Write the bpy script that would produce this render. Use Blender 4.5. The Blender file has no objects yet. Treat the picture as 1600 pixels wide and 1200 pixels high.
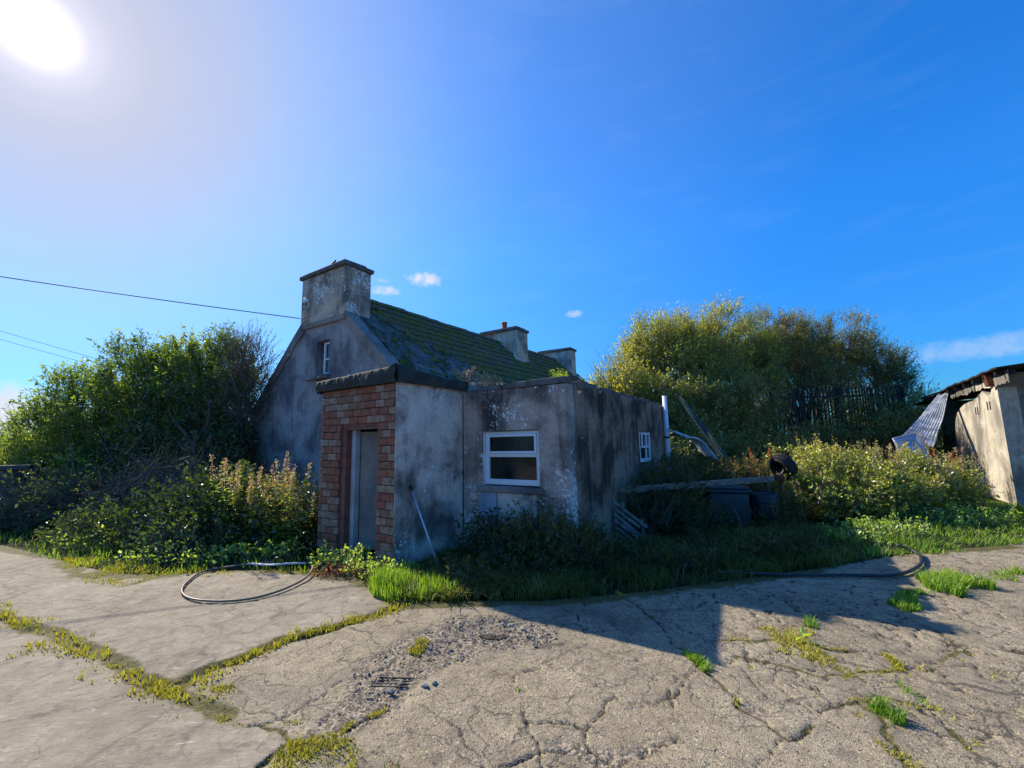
import bpy, bmesh, math, random
import numpy as np
from mathutils import Matrix, Vector

SC = bpy.context.scene
COL = SC.collection
rad = math.radians
rng = np.random.default_rng(7)
random.seed(7)

# ------------------------------------------------------------------ camera
PITCH, ROLL = 0.135, -0.020
cp, sp = math.cos(PITCH), math.sin(PITCH)
F_ = Vector((0, cp, sp)); U0 = Vector((0, -sp, cp)); R0 = Vector((1, 0, 0))
R_ = R0 * math.cos(ROLL) + U0 * math.sin(ROLL)
U_ = U0 * math.cos(ROLL) - R0 * math.sin(ROLL)
cam_d = bpy.data.cameras.new('camera'); cam = bpy.data.objects.new('camera', cam_d)
COL.objects.link(cam); SC.camera = cam
cam_d.sensor_width = 36; cam_d.lens = 36 * 669.8 / 1600
cam_d.clip_start = 0.05; cam_d.clip_end = 3000
cam.matrix_world = Matrix(((R_.x, U_.x, -F_.x, 0), (R_.y, U_.y, -F_.y, 0), (R_.z, U_.z, -F_.z, 1.6), (0, 0, 0, 1)))

# ------------------------------------------------------------------ sun and sky
AZ, EL = 0.896, 0.608
SUN = Vector((-math.sin(AZ) * math.cos(EL), math.cos(AZ) * math.cos(EL), math.sin(EL)))
ld = bpy.data.lights.new('sun', 'SUN'); ld.energy = 4.8; ld.angle = rad(0.5); ld.color = (1, 0.90, 0.74)
lo = bpy.data.objects.new('sun', ld); COL.objects.link(lo)
lo.rotation_euler = SUN.to_track_quat('Z', 'Y').to_euler()

W = bpy.data.worlds.new('World'); SC.world = W; W.use_nodes = True
nt = W.node_tree; nt.nodes.clear()
def N(t, **k):
    n = nt.nodes.new(t)
    for a, b in k.items(): setattr(n, a, b)
    return n
def LK(a, b): nt.links.new(a, b)
def M(op, a, b=None, c=None, clamp=False):
    n = nt.nodes.new('ShaderNodeMath'); n.operation = op; n.use_clamp = clamp
    for i, v in enumerate((a, b, c)):
        if v is None: continue
        if isinstance(v, (int, float)): n.inputs[i].default_value = v
        else: nt.links.new(v, n.inputs[i])
    return n.outputs[0]
def MIX(fac, a, b, bt='MIX'):
    n = nt.nodes.new('ShaderNodeMix'); n.data_type = 'RGBA'; n.blend_type = bt
    for i, v in ((0, fac), (6, a), (7, b)):
        if isinstance(v, (int, float)): n.inputs[i].default_value = v
        elif isinstance(v, tuple): n.inputs[i].default_value = v if len(v) == 4 else (*v, 1)
        else: nt.links.new(v, n.inputs[i])
    return n.outputs[2]
sky = N('ShaderNodeTexSky', sky_type='NISHITA'); sky.sun_disc = False
sky.sun_elevation = EL; sky.sun_rotation = -AZ; sky.dust_density = 0.6; sky.ozone_density = 2.5; sky.air_density = 1.0
tc = N('ShaderNodeTexCoord')
nrm = N('ShaderNodeVectorMath', operation='NORMALIZE'); LK(tc.outputs['Generated'], nrm.inputs[0])
DIR = nrm.outputs[0]
def DOT(v):
    n = N('ShaderNodeVectorMath', operation='DOT_PRODUCT'); LK(DIR, n.inputs[0]); n.inputs[1].default_value = v
    return n.outputs['Value']
d = M('MAXIMUM', DOT(tuple(SUN)), 0.0)
hs = N('ShaderNodeHueSaturation'); hs.inputs['Saturation'].default_value = 1.15; hs.inputs['Value'].default_value = 1.0
LK(sky.outputs[0], hs.inputs['Color'])
sepz = N('ShaderNodeSeparateXYZ'); LK(DIR, sepz.inputs[0])
lowr = N('ShaderNodeMapRange'); LK(sepz.outputs[2], lowr.inputs[0]); lowr.inputs[1].default_value = 0.0; lowr.inputs[2].default_value = .42
c = MIX(1.0, hs.outputs[0], MIX(lowr.outputs[0], (.15, .50, .90), (.21, .94, 1.60)), 'MULTIPLY')
# pale haze that gathers towards the sun, by the angle from it
angl = M('MULTIPLY', M('ARCCOSINE', M('MINIMUM', d, 1.0)), 2 / math.pi)
def sramp(stops, interp='EASE'):
    r = N('ShaderNodeValToRGB'); LK(angl, r.inputs[0]); r.color_ramp.interpolation = interp; e = r.color_ramp.elements
    while len(e) < len(stops): e.new(.5)
    for i, (dg, v) in enumerate(stops): e[i].position = dg / 90; e[i].color = (v, v, v, 1)
    return r.outputs[0]
whaze = sramp([(0, 1.0), (7, .97), (13.8, .86), (22.5, .56), (34, .27), (44, .13), (75, 0)], 'LINEAR')
c = MIX(whaze, c, (3.1, 3.15, 4.1))
glow = sramp([(0, 1.0), (1.9, .30), (3.1, .14), (4.6, .078), (7.0, .042), (10.5, .018), (18, 0)], 'LINEAR')
c = MIX(glow, c, (16.0, 15.0, 16.0))
# small clouds: noise lumps in given directions of the sky
nz = N('ShaderNodeTexNoise'); nz.inputs['Scale'].default_value = 55; nz.inputs['Detail'].default_value = 8; nz.inputs['Roughness'].default_value = 0.7
LK(DIR, nz.inputs['Vector'])
nzs = N('ShaderNodeTexNoise'); nzs.inputs['Scale'].default_value = 7; nzs.inputs['Detail'].default_value = 6
mp = N('ShaderNodeMapping'); mp.inputs['Scale'].default_value = (1, 1, 5); mp.inputs['Rotation'].default_value = (0, .35, .3)
LK(DIR, mp.inputs['Vector']); LK(mp.outputs[0], nzs.inputs['Vector'])
def lump(v, rh, rv, thr, op):
    v = Vector(v).normalized(); h = Vector((v.y, -v.x, 0)).normalized(); w = h.cross(v)
    x = M('MULTIPLY', DOT(tuple(h)), 1 / rh); y = M('MULTIPLY', DOT(tuple(w)), 1 / rv)
    r2 = M('ADD', M('MULTIPLY', x, x), M('MULTIPLY', y, y))
    g = M('POWER', 2.718, M('MULTIPLY', r2, -1.0))
    front = M('GREATER_THAN', DOT(tuple(v)), 0.3)
    return M('MULTIPLY', M('MULTIPLY', M('MULTIPLY', M('SUBTRACT', M('MULTIPLY', g, M('MULTIPLY', nz.outputs[0], 1.75)), thr), 2.2, clamp=True), front), op)
cm = None
for v_, rh_, rv_, th_, op_ in (((-0.1916, 0.9123, 0.3618), .050, .021, .42, .9), ((-0.2742, 0.9003, 0.3334), .042, .014, .42, .7), ((-0.2742, 0.8900, 0.352), .018, .006, .42, .3), ((0.1446, 0.9468, 0.2876), .028, .011, .42, .45),
        ((-0.7706, 0.6369, 0.060), .085, .050, .30, .95), ((-0.80, 0.60, 0.10), .05, .03, .3, .9), ((0.7499, 0.6481, 0.1326), .16, .022, .35, .28), ((-.9, .3, .12), .3, .06, .4, .8), ((.2, -.9, .2), .3, .06, .4, .8)):
    l_ = lump(v_, rh_, rv_, th_, op_); cm = l_ if cm is None else M('MAXIMUM', cm, l_)
wisp = M('MULTIPLY', M('SUBTRACT', nzs.outputs[0], 0.53), 1.3, clamp=True)
cm = M('MINIMUM', M('ADD', cm, M('MULTIPLY', wisp, 0.11)), 1.0)
c = MIX(cm, c, (4.6, 4.9, 5.6))
bg = N('ShaderNodeBackground'); bg.inputs['Strength'].default_value = 0.10
LK(c, bg.inputs['Color'])
wo = N('ShaderNodeOutputWorld'); LK(bg.outputs[0], wo.inputs['Surface'])
SC.view_settings.view_transform = 'Standard'; SC.view_settings.look = 'None'
SC.view_settings.exposure = 0.75; SC.view_settings.gamma = 1; SC.view_settings.use_curve_mapping = False
SC.cycles.use_denoising = True
SC.cycles.max_bounces = 6; SC.cycles.transparent_max_bounces = 6

# ------------------------------------------------------------------ helpers
ANG = 0.58
P0 = Vector((-1.575, 5.785, 0))
def hw(u, v, z=0.0):
    """house coordinates (u right along the front, v back) to world"""
    return Vector((P0.x + u * math.cos(ANG) + v * math.sin(ANG), P0.y - u * math.sin(ANG) + v * math.cos(ANG), z))

def link(o, parent=None, label=None, cat=None, group=None, kind=None):
    COL.objects.link(o)
    if parent: o.parent = parent
    tag(o, label, cat, group, kind); return o
def tag(o, label=None, cat=None, group=None, kind=None):
    if label: o['label'] = label
    if cat: o['category'] = cat
    if group: o['group'] = group
    if kind: o['kind'] = kind
    return o
def empty(name, loc, label, cat, rz=0, group=None):
    o = bpy.data.objects.new(name, None); o.location = loc; o.rotation_euler = (0, 0, rz); o.empty_display_size = .1
    return link(o, None, label, cat, group)

def np_mesh(name, V, faces, mat, parent=None, attrs=None, smooth=False, **tg):
    """faces: list of int arrays (m,k)"""
    me = bpy.data.meshes.new(name)
    V = np.asarray(V, np.float32)
    if not isinstance(faces, list): faces = [faces]
    faces = [np.asarray(f, np.int32) for f in faces if len(f)]
    nl = sum(f.size for f in faces); nf = sum(len(f) for f in faces)
    me.vertices.add(len(V)); me.vertices.foreach_set('co', V.ravel())
    me.loops.add(nl); me.loops.foreach_set('vertex_index', np.concatenate([f.ravel() for f in faces]))
    me.polygons.add(nf)
    st = []; s0 = 0
    for f in faces:
        st.append(s0 + np.arange(len(f)) * f.shape[1]); s0 += f.size
    me.polygons.foreach_set('loop_start', np.concatenate(st).astype(np.int32))
    me.update(calc_edges=True); me.validate()
    if smooth: me.polygons.foreach_set('use_smooth', np.ones(len(me.polygons), bool))
    for k, a in (attrs or {}).items():
        at = me.attributes.new(k, 'FLOAT', 'POINT'); at.data.foreach_set('value', np.asarray(a, np.float32))
    me.materials.append(mat)
    o = bpy.data.objects.new(name, me)
    return link(o, parent, **tg)

class MB:
    """collects simple shapes for ONE mesh"""
    def __init__(s): s.V = []; s.F = []
    def add(s, V, F):
        n = len(s.V); s.V += [tuple(v) for v in V]; s.F += [tuple(i + n for i in f) for f in F]; return s
    def box(s, x0, x1, y0, y1, z0, z1, j=0.0, rot=None):
        V = [Vector((x, y, z)) for z in (z0, z1) for x, y in ((x0, y0), (x1, y0), (x1, y1), (x0, y1))]
        if j: V = [v + Vector((random.uniform(-j, j), random.uniform(-j, j), random.uniform(-j, j))) for v in V]
        if rot is not None: V = [rot @ v for v in V]
        return s.add(V, [(0, 3, 2, 1), (4, 5, 6, 7), (0, 1, 5, 4), (1, 2, 6, 5), (2, 3, 7, 6), (3, 0, 4, 7)])
    def tube(s, pts, r, n=8, cap=True):
        pts = [Vector(p) for p in pts]
        rr = r if isinstance(r, (list, tuple)) else [r] * len(pts)
        V = []; F = []; up = Vector((0, 0, 1))
        for i, p in enumerate(pts):
            t = (pts[min(i + 1, len(pts) - 1)] - pts[max(i - 1, 0)]).normalized()
            a = t.cross(up if abs(t.z) < .9 else Vector((1, 0, 0))).normalized(); b = t.cross(a)
            for k in range(n):
                w = 2 * math.pi * k / n; V.append(p + (a * math.cos(w) + b * math.sin(w)) * rr[i])
        for i in range(len(pts) - 1):
            for k in range(n):
                k2 = (k + 1) % n; F.append((i * n + k, i * n + k2, (i + 1) * n + k2, (i + 1) * n + k))
        if cap: F.append(tuple(range(n))[::-1]); F.append(tuple((len(pts) - 1) * n + k for k in range(n)))
        return s.add(V, F)
    def poly_prism(s, pts2, a0, a1, axis='y'):
        """extrude a polygon given in (x,z) between y=a0 and a1"""
        n = len(pts2)
        V = [(p[0], a0, p[1]) for p in pts2] + [(p[0], a1, p[1]) for p in pts2]
        if axis == 'x': V = [(v[1], v[0], v[2]) for v in V]
        F = [tuple(range(n)), tuple(range(2 * n - 1, n - 1, -1))] + [(i, i + n, (i + 1) % n + n, (i + 1) % n) for i in range(n)]
        return s.add(V, F)
    def lathe(s, prof, n=24, mat=None):
        V = []; F = []
        for r, z in prof:
            for k in range(n):
                w = 2 * math.pi * k / n; V.append(Vector((r * math.cos(w), r * math.sin(w), z)))
        for i in range(len(prof) - 1):
            for k in range(n):
                k2 = (k + 1) % n; F.append((i * n + k, i * n + k2, (i + 1) * n + k2, (i + 1) * n + k))
        if mat is not None: V = [mat @ v for v in V]
        return s.add(V, F)
    def build(s, name, mat, parent=None, bevel=0, smooth=False, fix=True, **tg):
        me = bpy.data.meshes.new(name); me.from_pydata(s.V, [], s.F)
        if fix:
            bm = bmesh.new(); bm.from_mesh(me); bmesh.ops.recalc_face_normals(bm, faces=bm.faces); bm.to_mesh(me); bm.free()
        if smooth:
            for p in me.polygons: p.use_smooth = True
        me.materials.append(mat)
        o = bpy.data.objects.new(name, me)
        if bevel:
            b = o.modifiers.new('bevel', 'BEVEL'); b.width = bevel; b.segments = 2; b.limit_method = 'ANGLE'
        return link(o, parent, **tg)

def wall(name, polys, a0, a1, mat, parent=None, axis='y', **tg):
    """welded planar polygons (x,z) extruded into a solid wall between a0 and a1"""
    bm = bmesh.new(); vs = {}
    def gv(p):
        k = (round(p[0], 4), round(p[1], 4))
        if k not in vs: vs[k] = bm.verts.new((p[0], a0, p[1]) if axis == 'y' else (a0, p[0], p[1]))
        return vs[k]
    fs = [bm.faces.new([gv(p) for p in q]) for q in polys]
    r = bmesh.ops.extrude_face_region(bm, geom=fs, use_keep_orig=True)
    dv = Vector((0, a1 - a0, 0)) if axis == 'y' else Vector((a1 - a0, 0, 0))
    for g in r['geom']:
        if isinstance(g, bmesh.types.BMVert): g.co += dv
    bmesh.ops.recalc_face_normals(bm, faces=bm.faces)
    me = bpy.data.meshes.new(name); bm.to_mesh(me); bm.free(); me.materials.append(mat)
    return link(bpy.data.objects.new(name, me), parent, **tg)
def grid_polys(xs, zs, hole=lambda x, z: False):
    o = []
    for i in range(len(xs) - 1):
        for k in range(len(zs) - 1):
            if not hole((xs[i] + xs[i + 1]) / 2, (zs[k] + zs[k + 1]) / 2):
                o.append([(xs[i], zs[k]), (xs[i + 1], zs[k]), (xs[i + 1], zs[k + 1]), (xs[i], zs[k + 1])])
    return o

# numpy noise
def _h(ix, iy, s):
    n = (ix.astype(np.int64) * 374761393 + iy.astype(np.int64) * 668265263 + s * 974711) & 0xffffffff
    n = ((n ^ (n >> 13)) * 1274126177) & 0xffffffff
    return ((n ^ (n >> 16)) & 0xffff) / 65535.0
def vnoise(x, y, s=0):
    ix = np.floor(x); iy = np.floor(y); fx = x - ix; fy = y - iy
    fx = fx * fx * (3 - 2 * fx); fy = fy * fy * (3 - 2 * fy)
    return (_h(ix, iy, s) * (1 - fx) + _h(ix + 1, iy, s) * fx) * (1 - fy) + (_h(ix, iy + 1, s) * (1 - fx) + _h(ix + 1, iy + 1, s) * fx) * fy
def fbm(x, y, s=0, o=4):
    t = 0; a = .5
    for i in range(o): t = t + a * vnoise(x, y, s + i * 7); x = x * 2.03 + 5.1; y = y * 2.03 + 1.7; a *= .5
    return t / (1 - .5 ** o)
def inpoly(x, y, poly):
    r = np.zeros(x.shape, bool); n = len(poly)
    for i in range(n):
        x1, y1 = poly[i]; x2, y2 = poly[(i + 1) % n]
        if y1 == y2: continue
        c_ = ((y1 > y) != (y2 > y)) & (x < (x2 - x1) * (y - y1) / (y2 - y1) + x1); r ^= c_
    return r
def dline(x, y, pl):
    dm = np.full(x.shape, 1e9)
    for (x1, y1), (x2, y2) in zip(pl[:-1], pl[1:]):
        dx, dy = x2 - x1, y2 - y1; t = np.clip(((x - x1) * dx + (y - y1) * dy) / (dx * dx + dy * dy + 1e-9), 0, 1)
        dm = np.minimum(dm, np.hypot(x - x1 - t * dx, y - y1 - t * dy))
    return dm

# ------------------------------------------------------------------ materials
MATS = {}
def newmat(name):
    global nt
    m = bpy.data.materials.new(name); m.use_nodes = True; nt = m.node_tree; nt.nodes.clear()
    MATS[name] = m; return m
def out(sh, disp=None):
    o = N('ShaderNodeOutputMaterial'); LK(sh, o.inputs['Surface'])
def prin(col, rough=.9, bump=None, spec=.3, metal=0.0):
    p = N('ShaderNodeBsdfPrincipled')
    for k, v in (('Base Color', col), ('Roughness', rough), ('Metallic', metal), ('Specular IOR Level', spec)):
        if isinstance(v, tuple): p.inputs[k].default_value = v if len(v) == 4 else (*v, 1)
        elif isinstance(v, (int, float)): p.inputs[k].default_value = v
        else: LK(v, p.inputs[k])
    if bump is not None: LK(bump, p.inputs['Normal'])
    return p.outputs[0]
def coord(kind='Object', scale=(1, 1, 1), loc=(0, 0, 0)):
    t = N('ShaderNodeTexCoord'); m = N('ShaderNodeMapping'); m.inputs['Scale'].default_value = scale; m.inputs['Location'].default_value = loc
    LK(t.outputs[kind], m.inputs['Vector']); return m.outputs[0]
def gcoord(scale=(1, 1, 1), loc=(0, 0, 0)):
    t = N('ShaderNodeNewGeometry'); m = N('ShaderNodeMapping'); m.inputs['Scale'].default_value = scale; m.inputs['Location'].default_value = loc
    LK(t.outputs['Position'], m.inputs['Vector']); return m.outputs[0]
def noise(v, sc, det=5, ro=.55, dist=0):
    n = N('ShaderNodeTexNoise'); LK(v, n.inputs['Vector']); n.inputs['Scale'].default_value = sc; n.inputs['Detail'].default_value = det
    n.inputs['Roughness'].default_value = ro; n.inputs['Distortion'].default_value = dist; return n.outputs[0]
def voro(v, sc, feat='F1', outn='Distance', rand=1):
    n = N('ShaderNodeTexVoronoi'); n.feature = feat; LK(v, n.inputs['Vector']); n.inputs['Scale'].default_value = sc
    n.inputs['Randomness'].default_value = rand; return n.outputs[outn]
def step(v, a, b):
    n = N('ShaderNodeMapRange'); n.interpolation_type = 'SMOOTHSTEP'; LK(v, n.inputs[0]); n.inputs[1].default_value = a; n.inputs[2].default_value = b; return n.outputs[0]
def bump(h, st=.3, dist=.01, nrm=None):
    b = N('ShaderNodeBump'); b.inputs['Strength'].default_value = st; b.inputs['Distance'].default_value = dist; LK(h, b.inputs['Height'])
    if nrm is not None: LK(nrm, b.inputs['Normal'])
    return b.outputs[0]
def ramp(v, stops):
    r = N('ShaderNodeValToRGB'); LK(v, r.inputs[0]); e = r.color_ramp.elements
    while len(e) < len(stops): e.new(.5)
    for i, (p_, c_) in enumerate(stops): e[i].position = p_; e[i].color = (*c_, 1)
    return r.outputs[0]
def attr(name):
    n = N('ShaderNodeAttribute'); n.attribute_name = name; return n.outputs['Fac']

def render_mat(name, light, dark, spots=.5, tint=(.30, .25, .18), streak=.6, blotch=1.0, zlich=None):
    m = newmat(name); g = gcoord()
    n1 = noise(g, 1.1, 7, .62, .4); n2 = noise(gcoord((4, 4, .5)), 1, 7, .65, 1.2); n3 = noise(g, 22, 4)
    f = M('ADD', M('MULTIPLY', n1, blotch), M('MULTIPLY', n2, streak)); f = step(f, .5 * (blotch + streak) - .13, .5 * (blotch + streak) + .15)
    c = MIX(f, light, dark)
    c = MIX(M('MULTIPLY', step(noise(g, 2.3, 5), .55, .75), .6), c, tint)
    c = MIX(M('MULTIPLY', step(n3, .35, .75), .45), c, MIX(.5, c, (.02, .022, .025)))
    # white lichen spots of several sizes, in patches
    wv = N('ShaderNodeVectorMath', operation='ADD'); LK(g, wv.inputs[0])
    sc_ = N('ShaderNodeTexNoise'); LK(g, sc_.inputs['Vector']); sc_.inputs['Scale'].default_value = 9
    s2 = N('ShaderNodeVectorMath', operation='SCALE'); LK(sc_.outputs['Color'], s2.inputs[0]); s2.inputs['Scale'].default_value = .05; LK(s2.outputs[0], wv.inputs[1])
    patch = step(noise(gcoord((1, 1, .7), (3.3, 1.2, .4)), 1.9, 5, .65), .56 - spots * .22, .78 - spots * .18)
    tot = None
    for s_, th in ((12, .50), (19, .66), (36, .72)):
        vn = N('ShaderNodeTexVoronoi'); LK(wv.outputs[0], vn.inputs['Vector']); vn.inputs['Scale'].default_value = s_
        sep = N('ShaderNodeSeparateColor'); LK(vn.outputs['Color'], sep.inputs[0])
        lim = M('MULTIPLY', M('SUBTRACT', M('ADD', sep.outputs[0], M('MULTIPLY', patch, spots)), 1.0), th * 1.6)
        sp_ = step(M('SUBTRACT', lim, vn.outputs['Distance']), 0.0, .09)
        tot = sp_ if tot is None else M('MAXIMUM', tot, sp_)
    lich = M('MULTIPLY', tot, M('ADD', M('MULTIPLY', noise(g, 40, 2), .7), .45), clamp=True)
    c = MIX(lich, c, (.72, .73, .68))
    h = M('ADD', M('ADD', n3, M('MULTIPLY', noise(g, 90, 3), .4)), M('MULTIPLY', tot, .3))
    out(prin(c, .95, bump(h, .55, .012), .15)); return m
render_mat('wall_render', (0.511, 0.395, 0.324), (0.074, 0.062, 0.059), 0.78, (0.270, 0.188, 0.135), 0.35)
render_mat('porch_render', (0.778, 0.616, 0.509), (0.130, 0.107, 0.099), 0.62, (0.312, 0.239, 0.182), 0.3)
render_mat('gable_render', (0.412, 0.374, 0.348), (0.134, 0.129, 0.135), 0.2, (0.310, 0.270, 0.230), 0.35)
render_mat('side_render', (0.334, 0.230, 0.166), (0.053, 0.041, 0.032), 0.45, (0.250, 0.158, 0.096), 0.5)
render_mat('chimney_render', (0.687, 0.514, 0.372), (0.171, 0.136, 0.114), 0.85, (0.486, 0.327, 0.207), 0.25)
render_mat('pale_chimney', (.66, .64, .58), (.26, .25, .23), .5, (.3, .28, .24), .4)
render_mat('cement', (0.351, 0.284, 0.243), (0.134, 0.118, 0.112), 0.5, (0.156, 0.142, 0.068), 0.2)
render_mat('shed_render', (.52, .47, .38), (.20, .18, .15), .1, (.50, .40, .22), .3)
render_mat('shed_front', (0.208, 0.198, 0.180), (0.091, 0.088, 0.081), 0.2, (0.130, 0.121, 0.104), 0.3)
render_mat('boundary', (.12, .12, .12), (.04, .04, .04), .2, (.05, .06, .03), .4)

def plain(name, col, rough=.8, spec=.3, metal=0.0, var=.35, sc=9, col2=None, bs=.25, bd=.004, stretch=(1, 1, 1)):
    m = newmat(name); g = gcoord(stretch)
    c = MIX(M('MULTIPLY', step(noise(g, sc, 6, .6), .35, .7), var if col2 is None else 1.0), col, col2 if col2 else tuple(x * .35 for x in col))
    out(prin(c, rough, bump(noise(g, sc * 5, 3), bs, bd), spec, metal)); return m
plain('brick_red', (.30, .115, .070), .95, .15, 0, .9, 11, (.17, .08, .055), .6, .006)
plain('brick_ochre', (.33, .235, .165), .95, .15, 0, .8, 12, (.20, .125, .095), .6, .006)
plain('brick_brown', (.27, .15, .095), .95, .15, 0, .9, 13, (.17, .09, .065), .6, .006)
plain('mortar', (.12, .06, .045), .95, .1)
plain('red_paint', (.22, .085, .065), .75, .3, 0, .8, 8, (.12, .055, .045))
plain('felt', (.030, .030, .026), .85, .3, 0, 1, 5, (.058, .056, .048), .7, .02)
plain('upvc', (.78, .79, .80), .35, .45, 0, .12, 6)
plain('jamb_paint', (.42, .47, .50), .5, .4, 0, 1, 5, (.30, .33, .35))
plain('door_paint', (.24, .23, .20), .6, .35, 0, 1, 2.2, (.12, .12, .125))
plain('interior', (.10, .105, .10), .9)
plain('darkfloor', (.03, .03, .03), .9)
plain('slate_cement', (.20, .205, .215), .9, .2, 0, 1, 2.6, (.075, .08, .085), .6, .02)
plain('cap_concrete', (.15, .145, .135), .95, .2, 0, 1, 5, (.075, .07, .065), .6, .01)
plain('terracotta', (.42, .12, .05), .8)
plain('wood_grey', (.24, .22, .18), .85, .2, 0, 1, 5, (.09, .08, .065), .6, .006, (1, 1, 6))
plain('bark', (.10, .085, .065), .95, .15, 0, 1, 10, (.045, .038, .03), .8, .02)
plain('dead_wood', (.24, .22, .20), .9, .15, 0, 1, 9, (.11, .10, .09), .6, .01)
plain('rust', (.20, .065, .03), .85, .3, .2, 1, 12, (.07, .03, .02), .8, .01)
plain('rubber', (.022, .022, .023), .7, .35, 0, .4, 10)
plain('hose_black', (.025, .025, .028), .5, .5, 0, .4, 10)
plain('hose_brown', (.15, .12, .10), .5, .4, 0, .4, 10)
plain('white_pipe', (.78, .76, .80), .4, .4, 0, 1, 3, (.62, .60, .66))
plain('blue_plastic', (.018, .05, .065), .45, .4, 0, .5, 4)
plain('navy_plastic', (.010, .014, .024), .5, .4, 0, .5, 4)
plain('pole_metal', (.48, .56, .62), .4, .5, .3)
plain('black_plastic', (.015, .015, .015), .6)
plain('cable', (.05, .09, .22), .4, .5)
plain('stone', (.30, .29, .27), .95, .2, 0, 1, 9, (.14, .135, .13), .8, .02)
plain('tin_grey', (.66, .68, .70), .55, .4, .1, 1, 6, (.24, .26, .29), .4, .006)
plain('tin_white', (.40, .47, .58), .5, .5, .3, 1, 3, (.27, .31, .38), .3, .006)
plain('tin_rust', (.16, .14, .13), .8, .3, .2, 1, 3, (.12, .07, .045))
plain('tin_green', (.10, .14, .12), .6, .4, .2, 1, 4, (.05, .07, .06))
plain('dark_tin', (.035, .03, .028), .85, .2)
plain('fence_dark', (.05, .05, .046), .9, .2, 0, 1, 3, (.022, .022, .02))
plain('bird_black', (.03, .03, .035), .6)
plain('drain_iron', (.035, .032, .03), .7, .4, .4)

m = newmat('glass')   # opaque dusty pane, the dark of the room put into its colour
g = gcoord()
dust = step(noise(g, 3, 6), .4, .8)
out(prin(MIX(dust, (.012, .014, .012), (.035, .037, .028)), MIX(dust, (.06, .06, .06), (.22, .22, .22)), None, .5))

m = newmat('roof_tile')
g = gcoord(); oi = N('ShaderNodeObjectInfo')
mo = noise(g, 1.3, 6, .65); mo2 = noise(g, 9, 5, .6)
ms = M('MULTIPLY', step(M('ADD', M('ADD', mo, M('MULTIPLY', mo2, .7)), M('MULTIPLY', oi.outputs['Random'], .12)), .76, .98), .88)
tilec = MIX(oi.outputs['Random'], (.12, .105, .09), (.20, .165, .135))
mossc = ramp(noise(g, 26, 5, .7), [(.3, (.07, .075, .022)), (.55, (.165, .165, .040)), (.75, (.29, .255, .075))])
out(prin(MIX(ms, tilec, mossc), .95, bump(M('ADD', M('MULTIPLY', noise(g, 45, 4, .7), ms), M('MULTIPLY', mo2, .3)), .9, .03), .15))

m = newmat('roof_cement'); g = gcoord()
k_ = noise(g, 1.6, 7, .65); cc_ = ramp(noise(g, 4.5, 7, .65, .6), [(.32, (.045, .045, .045)), (.48, (.11, .108, .10)), (.62, (.20, .195, .185)), (.74, (.33, .32, .30))])
mm_ = ramp(noise(g, 30, 5, .7), [(.3, (.025, .03, .012)), (.7, (.10, .10, .035))])
out(prin(MIX(step(M('ADD', k_, M('MULTIPLY', noise(g, 14, 4), .3)), .64, .74), cc_, mm_), .95, bump(M('ADD', noise(g, 9, 6, .7), M('MULTIPLY', noise(g, 50, 4), .5)), .9, .03), .15))
m = newmat('moss')
g = gcoord()
out(prin(ramp(M('ADD', M('MULTIPLY', noise(g, 2.2, 3), .6), M('MULTIPLY', noise(g, 30, 4), .4)), [(.32, (.07, .075, .022)), (.5, (.17, .17, .038)), (.68, (.30, .26, .075))]), 1, bump(noise(g, 90, 3), 1, .02), .1))

LB = 2.0
def leafmat(name, stops, trans=.45, gloss=.07, grough=.35, tw=(1.5, 1.4, .45)):
    m = newmat(name)
    a = attr('rnd'); col = ramp(a, [(q, tuple(min(.62, w * LB) for w in cc)) for q, cc in stops])
    d_ = N('ShaderNodeBsdfDiffuse'); LK(col, d_.inputs[0])
    t_ = N('ShaderNodeBsdfTranslucent'); LK(MIX(1.0, col, tw, 'MULTIPLY'), t_.inputs[0])
    x = N('ShaderNodeMixShader'); x.inputs[0].default_value = trans; LK(d_.outputs[0], x.inputs[1]); LK(t_.outputs[0], x.inputs[2])
    gl = N('ShaderNodeBsdfGlossy'); gl.inputs['Roughness'].default_value = grough; gl.inputs[0].default_value = (.9, .95, 1, 1)
    
    y = N('ShaderNodeMixShader'); y.inputs[0].default_value = gloss; LK(x.outputs[0], y.inputs[1]); LK(gl.outputs[0], y.inputs[2])
    out(y.outputs[0]); return m
leafmat('leaf_shrub', [(0, (.022, .045, .010)), (.45, (.050, .085, .017)), (.8, (.115, .16, .028)), (1, (.19, .22, .045))], .55, .05, .32)
leafmat('leaf_willow', [(0, (.085, .105, .022)), (.4, (.165, .195, .040)), (.75, (.28, .29, .06)), (1, (.36, .26, .08))], .45, .04, .5)
leafmat('leaf_willow_dark', [(0, (.045, .058, .018)), (.5, (.10, .118, .032)), (.85, (.17, .165, .045)), (1, (.22, .15, .055))], .36, .04, .5)
leafmat('leaf_yellow', [(0, (.08, .10, .02)), (.5, (.15, .17, .03)), (.85, (.25, .25, .05)), (1, (.32, .22, .05))], .5, .05, .4)
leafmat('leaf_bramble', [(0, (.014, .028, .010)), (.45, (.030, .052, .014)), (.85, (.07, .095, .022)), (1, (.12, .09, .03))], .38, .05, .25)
leafmat('leaf_bramble_sun', [(0, (.06, .085, .018)), (.35, (.13, .165, .026)), (.7, (.24, .25, .04)), (.88, (.32, .22, .08)), (1, (.34, .16, .10))], .45, .06, .4)  # brighter copy of leaf_bramble: sunlight put into the greens, russet tips its own
leafmat('leaf_nettle', [(0, (.016, .022, .006)), (.5, (.038, .046, .012)), (.85, (.075, .075, .022)), (1, (.13, .10, .04))], .45, .012, .5)
leafmat('leaf_bright', [(0, (.09, .15, .03)), (.6, (.16, .24, .045)), (1, (.25, .32, .06))], .5, .06, .4)
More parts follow.
